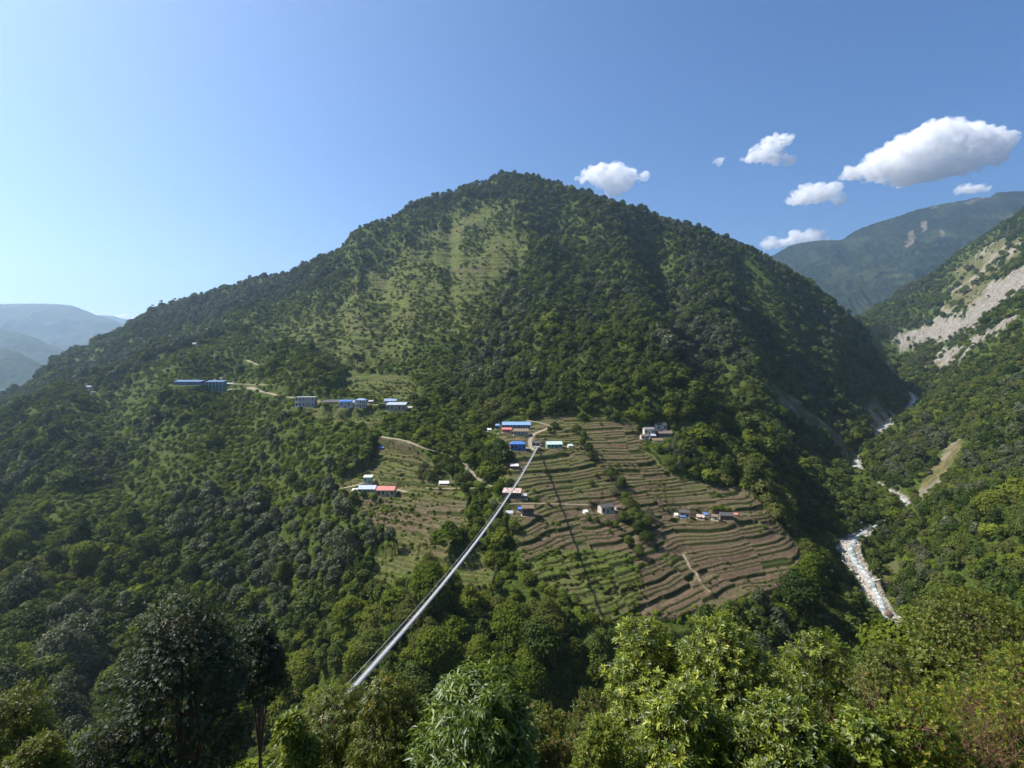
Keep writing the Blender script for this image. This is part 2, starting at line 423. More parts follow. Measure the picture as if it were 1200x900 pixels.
def mat(name):
    m = bpy.data.materials.new(name); m.use_nodes = True
    nt = m.node_tree; nt.nodes.clear()
    return m, nt
def nd(nt, t, **kw):
    n = nt.nodes.new(t)
    for k, v in kw.items(): setattr(n, k, v)
    return n
def noise(nt, scale, detail=3, vec=None, rough=.55):
    n = nd(nt, 'ShaderNodeTexNoise'); n.inputs['Scale'].default_value = scale; n.inputs['Detail'].default_value = detail
    n.inputs['Roughness'].default_value = rough
    if vec is not None: nt.links.new(vec, n.inputs['Vector'])
    return n.outputs['Fac']
def ramp(nt, fac, stops):
    r = nd(nt, 'ShaderNodeValToRGB'); e = r.color_ramp.elements
    while len(e) < len(stops): e.new(0.5)
    for k, (p, c) in enumerate(stops):
        e[k].position = p; e[k].color = (*c, 1) if len(c) == 3 else c
    nt.links.new(fac, r.inputs[0]); return r.outputs[0]
def mix(nt, fac, a, b, mode='MIX'):
    m = nd(nt, 'ShaderNodeMix', data_type='RGBA', blend_type=mode)
    for s, v in ((0, fac), (6, a), (7, b)):
        if isinstance(v, (int, float)): m.inputs[s].default_value = v
        elif isinstance(v, tuple): m.inputs[s].default_value = (*v, 1)
        else: nt.links.new(v, m.inputs[s])
    return m.outputs[2]
def attr(nt, name):
    a = nd(nt, 'ShaderNodeAttribute'); a.attribute_name = name; return a.outputs['Fac']
def bsdf(nt, col, rough=.9, spec=.2, bump=None, bstr=.5, bdist=.3, metal=0.0):
    b = nd(nt, 'ShaderNodeBsdfPrincipled')
    if isinstance(col, tuple): b.inputs['Base Color'].default_value = (*col, 1)
    else: nt.links.new(col, b.inputs['Base Color'])
    b.inputs['Roughness'].default_value = rough; b.inputs['Specular IOR Level'].default_value = spec
    b.inputs['Metallic'].default_value = metal
    if bump is not None:
        bn = nd(nt, 'ShaderNodeBump'); bn.inputs['Strength'].default_value = bstr; bn.inputs['Distance'].default_value = bdist
        nt.links.new(bump, bn.inputs['Height']); nt.links.new(bn.outputs[0], b.inputs['Normal'])
    o = nd(nt, 'ShaderNodeOutputMaterial'); nt.links.new(b.outputs[0], o.inputs[0])
    return b
def simple(name, col, rough=.8, spec=.25, var=.25, scale=1.5, bump=0.0, metal=0.0):
    m, nt = mat(name)
    g = nd(nt, 'ShaderNodeNewGeometry').outputs['Position']
    n = noise(nt, scale, 4, g)
    c = ramp(nt, n, [(0.3, tuple(v * (1 - var) for v in col)), (0.7, tuple(min(1, v * (1 + var)) for v in col))])
    bsdf(nt, c, rough, spec, n if bump else None, bump, .1, metal)
    return m

# ------------------------------------------------------------------ ground material
def ground_material():
    m, nt = mat('ground_cover')
    g = nd(nt, 'ShaderNodeNewGeometry').outputs['Position']
    n1 = noise(nt, .06, 5, g); n2 = noise(nt, .5, 5, g); n3 = noise(nt, 2.6, 4, g); n4 = noise(nt, .02, 4, g)
    under = ramp(nt, n2, [(.30, (.022, .038, .008)), (.5, (.055, .080, .014)), (.72, (.11, .13, .030))])
    grass = ramp(nt, n2, [(.30, (.045, .075, .012)), (.52, (.09, .125, .022)), (.75, (.155, .17, .045))])
    soil = ramp(nt, n2, [(.25, (.072, .050, .032)), (.5, (.125, .086, .056)), (.75, (.185, .135, .088))])
    sg = nd(nt, 'ShaderNodeMath', operation='SUBTRACT'); nt.links.new(n1, sg.inputs[0]); sg.inputs[1].default_value = .5
    grn = attr(nt, 'green')
    a = nd(nt, 'ShaderNodeMath', operation='MULTIPLY_ADD'); nt.links.new(sg.outputs[0], a.inputs[0]); a.inputs[1].default_value = 2.2; nt.links.new(grn, a.inputs[2])
    b = nd(nt, 'ShaderNodeMath', operation='MULTIPLY_ADD'); 
    s3 = nd(nt, 'ShaderNodeMath', operation='SUBTRACT'); nt.links.new(n3, s3.inputs[0]); s3.inputs[1].default_value = .5
    nt.links.new(s3.outputs[0], b.inputs[0]); b.inputs[1].default_value = 1.3; nt.links.new(a.outputs[0], b.inputs[2]); b.use_clamp = True
    tread = mix(nt, b.outputs[0], soil, grass)
    lipc = ramp(nt, n3, [(.3, (.10, .09, .04)), (.55, (.18, .145, .075)), (.8, (.27, .215, .12))])  # dry grass tan, with the brightness of a sunlit edge put into the colour
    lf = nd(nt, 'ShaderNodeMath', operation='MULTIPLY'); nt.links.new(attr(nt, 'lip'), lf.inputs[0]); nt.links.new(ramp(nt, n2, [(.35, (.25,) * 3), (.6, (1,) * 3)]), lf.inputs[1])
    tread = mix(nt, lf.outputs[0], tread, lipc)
    riserc = ramp(nt, n3, [(.3, (.022, .034, .008)), (.5, (.05, .062, .016)), (.72, (.10, .095, .035))])
    fieldc = mix(nt, attr(nt, 'riser'), tread, riserc)
    col = mix(nt, attr(nt, 'field'), under, fieldc)
    ochre = ramp(nt, n2, [(.28, (.04, .055, .015)), (.45, (.13, .12, .05)), (.62, (.22, .165, .085)), (.8, (.30, .25, .18))])
    ochre = mix(nt, ramp(nt, n1, [(.40, (0,)*3), (.50, (1,)*3)]), ochre, mix(nt, n2, (.05, .06, .02), (.14, .13, .06)))
    ochre = mix(nt, ramp(nt, n4, [(.50, (0,)*3), (.62, (.8,)*3)]), ochre, (.27, .235, .19))
    col = mix(nt, attr(nt, 'ochre'), col, ochre)
    rock = ramp(nt, n3, [(.25, (.13, .12, .11)), (.5, (.27, .25, .23)), (.75, (.42, .39, .36))])
    n5 = noise(nt, .13, 5, g, .7)
    rock2 = mix(nt, ramp(nt, n5, [(.42, (0,)*3), (.62, (1,)*3)]), mix(nt, ramp(nt, n2, [(.35, (0,)*3), (.65, (1,)*3)]), (.10, .092, .08), (.42, .39, .35)), mix(nt, n2, (.08, .075, .045), (.27, .225, .17)))
    col = mix(nt, attr(nt, 'bare'), col, rock2)
    pathc = ramp(nt, n3, [(.3, (.26, .21, .14)), (.7, (.42, .36, .26))])
    col = mix(nt, attr(nt, 'track'), col, pathc)
    bsdf(nt, col, .95, .08, n3, .9, .8)
    return m

def land_mesh():
    ys = np.r_[np.arange(-40, 150, 2.5), np.arange(150, 215, 1.1), np.arange(215, 460, .52), np.exp(np.arange(math.log(460), math.log(1300), .0026)), np.exp(np.arange(math.log(1300), math.log(3200), .008))]
    ui = np.linspace(-1, 1, 1150)
    uu = np.r_[np.linspace(-2.2, -1.03, 60), ui * 1.0, np.linspace(1.03, 2.2, 60)]
    Yg, Ug = np.meshgrid(ys, uu, indexing='ij')
    Xg = Ug * (Yg + 60) * (1 - 0.13 * np.exp(-np.maximum(Yg, 0) / 400))
    x = Xg.ravel(); y = Yg.ravel()
    z, M = land(x, y, True, True)
    ny, nx = Yg.shape
    idx = np.arange(ny * nx).reshape(ny, nx)
    f = np.stack([idx[:-1, :-1], idx[:-1, 1:], idx[1:, 1:], idx[1:, :-1]], -1).reshape(-1, 4)
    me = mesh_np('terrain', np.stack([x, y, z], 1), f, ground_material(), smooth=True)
    fid = M['field']
    g = np.where((fid == 5) | (fid == 8), .95 + .8 * (fbm(x, y, 70, 3, 401) - .5), np.where((fid == 4) | (fid == 3) | (fid == 6), .85, np.where(fid == 2, .55, .22)))
    up = sstep(640, 560, M['py']) * .22 + sstep(655, 700, M['py']) * .5 * (M['px'] < 752)
    g = np.where(fid == 1, np.where(M['px'] < 700, .13, -.04) + up, g)
    g = np.where(fid == 7, .8, g)
    g = np.where((fid == 2) & (M['py'] > 585) & (M['py'] < 622), .12, g)
    riv = (M['river'] < M['bed'] + 1) & (M['bed'] > 2.6) & (y > 240)
    bare = np.where(riv, 1.0, M['bare'])
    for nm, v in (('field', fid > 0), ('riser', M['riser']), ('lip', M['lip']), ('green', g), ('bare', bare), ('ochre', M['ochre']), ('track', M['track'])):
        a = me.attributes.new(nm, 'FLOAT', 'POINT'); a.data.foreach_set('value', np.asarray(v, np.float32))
    o = link('terrain', me)
    tag(o, kind='structure')
    return o
# ------------------------------------------------------------------ foliage materials
def foliage(name, dark, mid, light, trans=.22, gloss=.0, rnd=1.0):
    m, nt = mat(name)
    oi = nd(nt, 'ShaderNodeObjectInfo')
    tc = nd(nt, 'ShaderNodeTexCoord').outputs['Object']
    n = noise(nt, .55, 3, tc)
    a = nd(nt, 'ShaderNodeMath', operation='MULTIPLY_ADD'); nt.links.new(oi.outputs['Random'], a.inputs[0]); a.inputs[1].default_value = .62 * rnd
    b = nd(nt, 'ShaderNodeMath', operation='MULTIPLY'); nt.links.new(n, b.inputs[0]); b.inputs[1].default_value = .75 if rnd else 1.3
    nt.links.new(b.outputs[0], a.inputs[2])
    c = ramp(nt, a.outputs[0], [(.18, dark), (.5, mid), (.88, light)])
    d = nd(nt, 'ShaderNodeBsdfDiffuse'); nt.links.new(c, d.inputs[0])
    t = nd(nt, 'ShaderNodeBsdfTranslucent')
    c2 = mix(nt, .55, c, (.16, .20, .02)); nt.links.new(c2, t.inputs[0])
    s = nd(nt, 'ShaderNodeMixShader'); s.inputs[0].default_value = trans
    nt.links.new(d.outputs[0], s.inputs[1]); nt.links.new(t.outputs[0], s.inputs[2])
    out = s.outputs[0]
    if gloss:
        g = nd(nt, 'ShaderNodeBsdfGlossy'); g.inputs['Roughness'].default_value = .42; g.inputs['Color'].default_value = (.8, .85, .8, 1)
        s2 = nd(nt, 'ShaderNodeMixShader'); s2.inputs[0].default_value = gloss
        nt.links.new(out, s2.inputs[1]); nt.links.new(g.outputs[0], s2.inputs[2]); out = s2.outputs[0]
    o = nd(nt, 'ShaderNodeOutputMaterial'); nt.links.new(out, o.inputs[0])
    return m

M_DARK = foliage('leaf_dark', (.015, .030, .006), (.036, .058, .010), (.080, .102, .020), .18, .006)
M_MID = foliage('leaf_mid', (.030, .054, .007), (.068, .096, .013), (.125, .148, .022), .22)
M_BRIGHT = foliage('leaf_bright', (.05, .085, .010), (.10, .14, .016), (.165, .20, .03), .28)
M_GREY = foliage('leaf_grey', (.030, .040, .017), (.055, .066, .030), (.09, .10, .05), .15, .012)
M_OLIVE = foliage('leaf_olive', (.035, .048, .012), (.068, .082, .020), (.11, .115, .032), .22)
M_BARK = simple('bark', (.10, .08, .06), .95, .1, .35, 3.0)

def rand_unit(n, r):
    v = r.normal(size=(n, 3)); return v / np.linalg.norm(v, axis=1, keepdims=True)

def crown_mesh(name, material, W, H, z0, lobes, nf, leaf, seed, top=.5, flat=.5, outb=1.3):
    """a crown of many leaf-clump faces on overlapping lobes; W wide, from z0 up to z0+H"""
    r = np.random.default_rng(seed)
    c = []; k = 0
    while len(c) < lobes:
        p = r.uniform(-1, 1, 3)
        q = p.copy(); q[2] = (p[2] + 1) / 2
        rad = math.hypot(p[0], p[1])
        lim = math.sin(math.pi * min(.98, .12 + .88 * q[2] ** top)) ** .6
        if rad > lim * .78: continue
        c.append((p[0] * W / 2 * .78, p[1] * W / 2 * .78, z0 + H * (.10 + .80 * q[2]), r.uniform(.20, .40) * W * (.75 + .5 * (1 - q[2]))))
    c = np.array(c)
    n = int(nf * 1.9)
    li = r.choice(lobes, n, p=(c[:, 3] ** 2) / (c[:, 3] ** 2).sum())
    d = rand_unit(n, r)
    d[:, 2] = np.where(d[:, 2] < -.35, -d[:, 2], d[:, 2])
    rr = c[li, 3] * (1 - .30 * r.random(n) ** 2.2) * (1 + .10 * r.normal(size=n))
    sc = np.array([1, 1, .78])
    P = c[li, :3] + d * sc * rr[:, None]
    keep = np.ones(n, bool)
    for j in range(lobes):
        dd = np.linalg.norm((P - c[j, :3]) / sc, axis=1)
        keep &= ~((dd < c[j, 3] * .72) & (li != j))
    P = P[keep][:nf]; d = d[keep][:nf]; n = len(P)
    N = d * outb + rand_unit(n, r) * .9 + np.array([0, 0, .35]); N /= np.linalg.norm(N, axis=1, keepdims=True)
    A = np.cross(N, rand_unit(n, r)); A /= np.linalg.norm(A, axis=1, keepdims=True)
    B = np.cross(N, A)
    s = leaf * r.uniform(.55, 1.3, n)[:, None]
    q = r.uniform(.45, .8, n)[:, None]
    bend = N * s * r.uniform(-.35, .1, n)[:, None]
    V = np.stack([P - A * s, P - B * s * q + bend, P + A * s, P + B * s * q + bend], 1).reshape(-1, 3)
    Fc = np.arange(n * 4).reshape(n, 4)
    return mesh_np(name, V, Fc, material)

def tube(V, Fs, a, b, ra, rb, k=6):
    a = np.array(a, float); b = np.array(b, float); d = b - a; L = np.linalg.norm(d); d /= max(L, 1e-6)
    u = np.cross(d, [0, 0, 1]) if abs(d[2]) < .95 else np.cross(d, [1, 0, 0]); u /= np.linalg.norm(u); v = np.cross(d, u)
    base = len(V)
    for p, rr in ((a, ra), (b, rb)):
        for i in range(k):
            t = 2 * math.pi * i / k
            V.append(p + rr * (math.cos(t) * u + math.sin(t) * v))
    for i in range(k):
        Fs.append((base + i, base + (i + 1) % k, base + k + (i + 1) % k, base + k + i))

def trunk_mesh(name, H, W, seed, r0=.22, limbs=7, bare=.35):
    r = random.Random(seed); V = []; Fs = []
    pts = [(0, 0, -1.2), (0, 0, 0)]; x = y = 0
    n = 6
    for i in range(1, n + 1):
        x += r.uniform(-.05, .05) * H * .4; y += r.uniform(-.05, .05) * H * .4
        pts.append((x, y, H * .82 * i / n))
    for i in range(len(pts) - 1):
        t0 = i / (len(pts) - 1); t1 = (i + 1) / (len(pts) - 1)
        tube(V, Fs, pts[i], pts[i+1], r0 * (1.15 - t0), r0 * (1.15 - t1))
    for j in range(limbs):
        t = bare + (1 - bare) * r.random() * .9
        i = min(len(pts) - 2, 1 + int(t * n)); p = pts[i]
        a = r.uniform(0, 2 * math.pi); L = W * r.uniform(.25, .42)
        m1 = (p[0] + math.cos(a) * L * .5, p[1] + math.sin(a) * L * .5, p[2] + L * .35)
        m2 = (p[0] + math.cos(a) * L, p[1] + math.sin(a) * L, p[2] + L * .95)
        rr = r0 * (1 - t) * .6 + .03
        tube(V, Fs, p, m1, rr, rr * .7, 5); tube(V, Fs, m1, m2, rr * .7, rr * .25, 5)
    return mesh_np(name, np.array(V), np.array(Fs), M_BARK)

# near kinds (dense crowns, used for the individual trees); all about 10 m high at scale 1
NEARK = []
def kind(label, material, W, H, z0, lobes, nf, leaf, seed, **kw):
    return dict(label=label, crown=crown_mesh('crown', material, W, H, z0, lobes, nf, leaf, seed, **kw), trunk=trunk_mesh('trunk', z0 + H, W, seed, .20), W=W, H=z0 + H)
NEARK = [
 kind('dark round-crowned broadleaf tree', M_DARK, 8.5, 8.2, 1.4, 16, 4200, .30, 1),
 kind('dark round-crowned broadleaf tree', M_DARK, 7.5, 9.6, 1.2, 18, 4200, .30, 2, top=.7),
 kind('mid green broadleaf tree', M_MID, 8.0, 7.6, 1.6, 14, 3800, .30, 3),
 kind('grey-green leafy tree', M_GREY, 7.6, 8.8, 1.4, 20, 4200, .27, 4, top=.65),
 kind('bright green bushy tree', M_BRIGHT, 7.2, 6.2, 1.0, 14, 3400, .28, 5),
 kind('olive green open-crowned tree', M_OLIVE, 7.6, 7.4, 1.6, 15, 3000, .28, 6),
 kind('tall narrow dark tree', M_DARK, 4.8, 10.5, 1.2, 16, 3400, .26, 7, top=.9),
]
FARK = []
for i, (m_, W, H, z0, lb, nf, lf, tp) in enumerate([
    (M_DARK, 8.5, 8.4, .6, 12, 850, .62, .5), (M_DARK, 7.5, 9.8, .6, 13, 850, .60, .7), (M_MID, 8.2, 7.8, .6, 11, 800, .60, .5),
    (M_GREY, 7.6, 9.0, .6, 14, 850, .56, .65), (M_BRIGHT, 7.2, 6.4, .3, 10, 700, .56, .5), (M_OLIVE, 7.6, 7.6, .6, 11, 700, .58, .5),
    (M_DARK, 4.8, 10.6, .8, 12, 700, .50, .9)]):
    FARK.append(crown_mesh('far_crown', m_, W, H, z0, lb, nf, lf, 50 + i, top=tp))
SHRUBK = []
for i, (m_, W, H, lb, nf) in enumerate([(M_MID, 4.4, 3.2, 8, 420), (M_BRIGHT, 4.2, 3.0, 8, 420), (M_OLIVE, 4.0, 2.6, 7, 360), (M_DARK, 4.4, 3.6, 8, 420)]):
    SHRUBK.append(crown_mesh('shrub_crown', m_, W, H, -.3, lb, nf, .36, 80 + i, top=.35))

def forest_object(name, meshes, P, kidx, scale, rot, label=None, thin=None):
    """one ground-cover object whose plants are drawn on its points"""
    me = bpy.data.meshes.new(name)
    me.vertices.add(len(P)); me.vertices.foreach_set('co', np.asarray(P, np.float32).ravel())
    a = me.attributes.new('kindno', 'INT', 'POINT'); a.data.foreach_set('value', np.asarray(kidx, np.int32))
    a = me.attributes.new('size', 'FLOAT_VECTOR', 'POINT'); a.data.foreach_set('vector', np.asarray(scale, np.float32).ravel())
    a = me.attributes.new('turn', 'FLOAT_VECTOR', 'POINT'); a.data.foreach_set('vector', np.asarray(rot, np.float32).ravel())
    o = link(name, me); tag(o, label, None, None, 'stuff')
    ng = bpy.data.node_groups.new(name, 'GeometryNodeTree')
    ng.interface.new_socket('Geometry', in_out='INPUT', socket_type='NodeSocketGeometry')
    ng.interface.new_socket('Geometry', in_out='OUTPUT', socket_type='NodeSocketGeometry')
    gi = ng.nodes.new('NodeGroupInput'); go = ng.nodes.new('NodeGroupOutput')
    jn = ng.nodes.new('GeometryNodeJoinGeometry')
    def na(nm, dt):
        n = ng.nodes.new('GeometryNodeInputNamedAttribute'); n.data_type = dt; n.inputs['Name'].default_value = nm
        return n.outputs['Attribute']
    kk = na('kindno', 'INT'); sz = na('size', 'FLOAT_VECTOR'); tn = na('turn', 'FLOAT_VECTOR')
    for i, m_ in enumerate(meshes):
        src = bpy.data.objects.new('plant_source', m_)
        oi = ng.nodes.new('GeometryNodeObjectInfo'); oi.inputs['Object'].default_value = src; oi.transform_space = 'ORIGINAL'
        cp = ng.nodes.new('FunctionNodeCompare'); cp.data_type = 'INT'; cp.operation = 'EQUAL'
        ng.links.new(kk, [s for s in cp.inputs if s.type == 'INT'][0]); [s for s in cp.inputs if s.type == 'INT'][1].default_value = i
        ip = ng.nodes.new('GeometryNodeInstanceOnPoints')
        ng.links.new(gi.outputs[0], ip.inputs['Points']); ng.links.new(cp.outputs[0], ip.inputs['Selection'])
        ng.links.new(oi.outputs['Geometry'], ip.inputs['Instance'])
        ng.links.new(tn, ip.inputs['Rotation']); ng.links.new(sz, ip.inputs['Scale'])
        ng.links.new(ip.outputs[0], jn.inputs[0])
    ng.links.new(jn.outputs[0], go.inputs[0])
    md = o.modifiers.new('plants', 'NODES'); md.node_group = ng
    return o

# ------------------------------------------------------------------ where trees stand
# horizon scan: the running highest sight line, to leave out what nothing of the picture shows
_hy = np.exp(np.linspace(math.log(60), math.log(3000), 700)); _hu = np.linspace(-1.3, 1.3, 520)
_YG, _UG = np.meshgrid(_hy, _hu, indexing='ij')
_ZG = land((_UG * _YG).ravel(), _YG.ravel(), False).reshape(_YG.shape)
_RUN = np.maximum.accumulate(_ZG / _YG, axis=0)
def seen(x, y, z, h):
    u = np.clip((x / y + 1.3) / 2.6 * 519, 0, 519).astype(int)
    v = np.clip((np.log(y) - math.log(60)) / (math.log(3000) - math.log(60)) * 699, 0, 699).astype(int)
    return (z + h) / y >= _RUN[v, u] - .004

def overlaps(px0, px1, py0, py1, Yh, T):
    """which plants T (x,y,z,w,h) hide a box of the picture that stands at distance Yh"""
    x, y, z, w, h = T
    cx = 600 + F * x / y; top = HZ - F * (z + h) / y; bot = HZ - F * z / y; hw = F * w / y * .5
    return (y < Yh) & (y > 140) & (cx + hw > px0) & (cx - hw < px1) & (top < py1) & (bot > py0)

def scatter(step, y0, y1, ulim=1.12):
    out = []
    ys = np.arange(y0, y1, step)
    X = []; Y = []
    for yy in ys:
        n = int(2 * ulim * yy / step)
        xx = (np.arange(n) - n / 2) * step
        X.append(xx); Y.append(np.full(n, yy))
    x = np.concatenate(X); y = np.concatenate(Y)
    x = x + rng.uniform(-.5, .5, len(x)) * step; y = y + rng.uniform(-.5, .5, len(y)) * step
    return x, y
# ------------------------------------------------------------------ houses, found by where the photograph shows them
# bottom-centre column, bottom row, width and height in px of the 1200 px photograph
HOUSES = []
def hs(px, py, w, h, roof, wall, label, kindn='house', storeys=1, form='gable', rz=0.0, depth=None, group=None, win=True, trim=None, clear=True):
    HOUSES.append(dict(px=px, py=py, w=w, h=h, roof=roof, wall=wall, label=label, name=kindn, st=storeys, form=form, rz=rz, depth=depth, group=group, win=win, trim=trim, clear=clear))
B1, B2, B3 = 'blue_bright', 'blue_pale', 'blue_mid'
hs(222, 451.5, 32, 5.5, B3, 'w_blue', 'long low blue-roofed lodge with navy walls left of the teal building', 'lodge', form='shed')
hs(253.5, 459.5, 21, 13, B3, 'w_teal', 'three-storey teal building with a blue roof at the left end of the road', 'lodge', 3, form='shed')
hs(269, 454, 8, 5, 'tin', 'w_brown', 'small brown shed with a pale roof just right of the teal building', 'shed', form='shed', win=False)
hs(359, 478, 23, 12, 'concrete', 'w_grey', 'two-storey flat-roofed concrete house with pillars along the road', 'concrete_house', 2, form='flat')
hs(390, 473.5, 20, 4.6, 'slate', 'w_brown', 'long dark slate-roofed house beside the two-storey concrete house', 'house')
hs(408, 474, 19, 5, B2, 'w_cream', 'house with a pale blue roof between the slate-roofed house and the hip-roofed one', 'house')
hs(423.5, 480, 13, 11, B2, 'w_grey', 'two-storey house with a pale blue hipped roof above the blue-roofed shed', 'house', 2, form='hip')
hs(405.5, 484.5, 14, 9, B1, 'w_grey', 'grey shed with a bright blue roof below the row of roadside houses', 'shed', form='shed')
hs(435, 473, 6, 4, 'tin', 'w_brown', 'tiny tin-roofed hut at the right end of the roadside row', 'hut', win=False)
hs(458, 473, 15, 5.5, B2, 'w_cream', 'pale blue roofed house behind the stone schoolhouse', 'house')
hs(465, 482, 23, 9.5, 'blue_white', 'w_stone', 'long stone schoolhouse with a pale sheet roof at the right end of the roadside row', 'schoolhouse', form='shed')
hs(481, 479.5, 5, 3.2, 'tin', 'w_white', 'tiny white hut by the road right of the stone schoolhouse', 'hut', win=False)
hs(447.5, 527, 5.5, 4, B1, 'w_blue', 'tiny bright blue hut at the top of the left terraces', 'hut', win=False)
hs(455.5, 527.5, 7, 4, 'thatch', 'w_brown', 'small thatched hut beside the tiny blue one', 'hut', win=False)
hs(431.5, 566.5, 10.5, 8.5, 'white', 'w_green', 'small green-walled hut with a white roof above the red-roofed house', 'hut', form='shed')
hs(431, 577.5, 21, 8, 'blue_white', 'w_green', 'green-walled house with a blue-grey roof next to the red-roofed house', 'house')
hs(453, 582, 22, 11.5, 'red', 'w_tan', 'tan house with a red roof on the left terraces', 'house')
hs(416, 576.5, 6, 3.4, 'white', 'w_white', 'tiny white shed at the left end of the green-walled house', 'shed', win=False)
hs(520.5, 568.5, 12, 4.5, 'white', 'w_brown', 'low shed with a white roof standing alone by the footpath', 'shed', win=False)
hs(605, 503.2, 34, 7.5, 'blue_sky', 'w_blue', 'long blue-roofed school block with white posts above the bridge head', 'school_block', form='shed', trim='posts')
hs(594, 507, 12, 5, 'red', 'w_red', 'low red-roofed shed in front of the long blue school block', 'shed', form='shed', win=False)
hs(610.5, 510.5, 18, 7, 'thatch', 'w_stone', 'long grey stone house with pale posts below the long blue school block', 'house', form='shed', trim='posts')
hs(573.5, 506, 5, 4, 'white', 'w_white', 'tiny white hut left of the red-roofed shed', 'hut', win=False)
hs(583, 503, 5, 6, 'blue_sky', 'w_blue', 'small blue water tank house left of the long blue school block', 'hut', win=False)
hs(607, 528.3, 19, 11, B1, 'w_blue2', 'bright blue house left of the bridge head', 'house', form='hip')
hs(649, 525.5, 19, 8, 'mint', 'w_green', 'green house with a pale mint roof right of the bridge head', 'house', rz=.12)
hs(668, 524.5, 6, 4, 'mint', 'w_white', 'tiny pale-roofed shed right of the mint-roofed house', 'shed', rz=.15, win=False)
hs(628, 523, 10, 6, 'slate', 'w_dark', 'dark ticket hut behind the bridge tower', 'hut', win=False)
hs(603, 550.5, 10, 5.8, 'white', 'w_brown', 'lone brown hut with a cream roof left of the bridge deck', 'hut', form='shed', win=False)
hs(600, 584.5, 22, 10, 'rust', 'w_dark', 'long dark house under a rust-streaked tin roof behind the bridge deck', 'house', form='shed', rz=-.1)
hs(614.5, 584.5, 6, 6, 'tin', 'w_dark', 'small grey shed at the right end of the rust-roofed house', 'shed', win=False)
hs(618.5, 605, 15, 12.5, 'thatch', 'w_dark', 'dark house with a brown thatched roof below the rust-roofed house', 'house', rz=.05)
hs(609.5, 600, 5.2, 5, B1, 'w_blue', 'small shelter under a bright blue tarpaulin beside the thatched house', 'shelter', form='shed', win=False)
hs(597, 603, 9, 3.4, 'tin', 'w_red', 'low pink shed left of the blue tarpaulin shelter', 'shed', win=False)
hs(774, 505.5, 13, 9.5, 'slate', 'w_cream', 'tallest pale farmhouse with a slate roof at the top of the hill farm', 'farmhouse', rz=.15)
hs(760, 509.5, 13, 8.5, 'slate_l', 'w_cream', 'pale farmhouse with a grey roof left of the tallest one in the hill farm', 'farmhouse', rz=.1)
hs(778.5, 512.5, 17, 7.5, 'slate_b', 'w_brown', 'long brown farmhouse below the tallest one in the hill farm', 'farmhouse', rz=.05)
hs(755, 515, 10, 6, 'slate_b', 'w_cream', 'small farmhouse with a brown roof at the lower left corner of the hill farm', 'farmhouse', rz=.1)
hs(765, 514, 6.5, 5, 'blue_white', 'w_dark', 'small shed with a bluish sheet roof in the middle of the hill farm', 'shed', win=False)
hs(770, 517.6, 13, 3.6, 'thatch', 'w_tan', 'low yellowish thatched byre at the bottom of the hill farm', 'byre', win=False)
hs(710, 601.5, 18, 10.5, 'slate', 'w_cream', 'pale-walled farmhouse with a dark roof amid the central terraces', 'farmhouse', rz=.35)
hs(724, 598, 7, 6, 'slate_b', 'w_tan', 'low tan byre right of the pale-walled farmhouse', 'byre', rz=.2, win=False)
hs(686, 602, 5, 4, 'white', 'w_white', 'tiny white hut left of the pale-walled farmhouse', 'hut', rz=.2, win=False)
hs(802, 606, 12, 8, 'slate', 'w_tan', 'dark-roofed farmhouse behind the blue tarpaulin on the right terraces', 'farmhouse', rz=-.3)
hs(800.5, 608, 6.5, 3.6, 'tarp', 'w_brown', 'lean-to with a blue tarpaulin in front of the dark-roofed farmhouse', 'shelter', rz=-.2, form='shed', win=False)
hs(792.5, 606, 4.5, 4.5, 'white', 'w_white', 'tiny white hut left of the blue tarpaulin lean-to', 'hut', rz=-.4, win=False)
hs(821, 609, 9, 5.5, 'rust', 'w_tan', 'rusty red hut between the two dark-roofed farmhouses', 'hut', rz=-.4, win=False)
hs(827, 605, 5.5, 3.2, 'tarp', 'w_brown', 'small shelter with a bright blue roof behind the rusty red hut', 'shelter', form='shed', win=False)
hs(838, 610, 8, 7, 'slate_b', 'w_cream', 'small farmhouse with a brown roof left of the long dark one', 'farmhouse', rz=-.5, win=False)
hs(851, 610, 16, 9, 'slate', 'w_brown', 'long dark-roofed farmhouse at the right end of the terrace hamlet', 'farmhouse', rz=-.15)
hs(861, 605.5, 6, 4.5, 'red', 'w_red', 'reddish shed at the right end of the long dark farmhouse', 'shed', rz=-.2, win=False)
hs(105, 456, 6, 3.6, B3, 'w_grey', 'tiny blue-roofed house alone on the far left shoulder', 'house', win=False)
hs(110, 461.5, 6, 3, 'slate', 'w_cream', 'tiny slate-roofed house below the blue-roofed one on the far left shoulder', 'house', win=False)
hs(228, 405, 5, 3.2, 'tin', 'w_white', 'tiny white house alone above the teal building', 'house', win=False)

for h in HOUSES:
    x, y, z = find(h['px'], h['py'], 200)
    h['pos'] = (x, y, z)
    s = y / F
    W = h['w'] * s; Hh = h['h'] * s * 1.06
    D = h['depth'] or min(max(W * .55, 3.2), 8.0)
    h['W'] = W; h['Hh'] = Hh; h['D'] = D
    yc = y + D / 2
    h['c'] = (x + (h['px'] - 600) / F * D / 2, yc, z)
    PADS.append((h['c'][0], yc + .5, z, max(W, D) * .58))

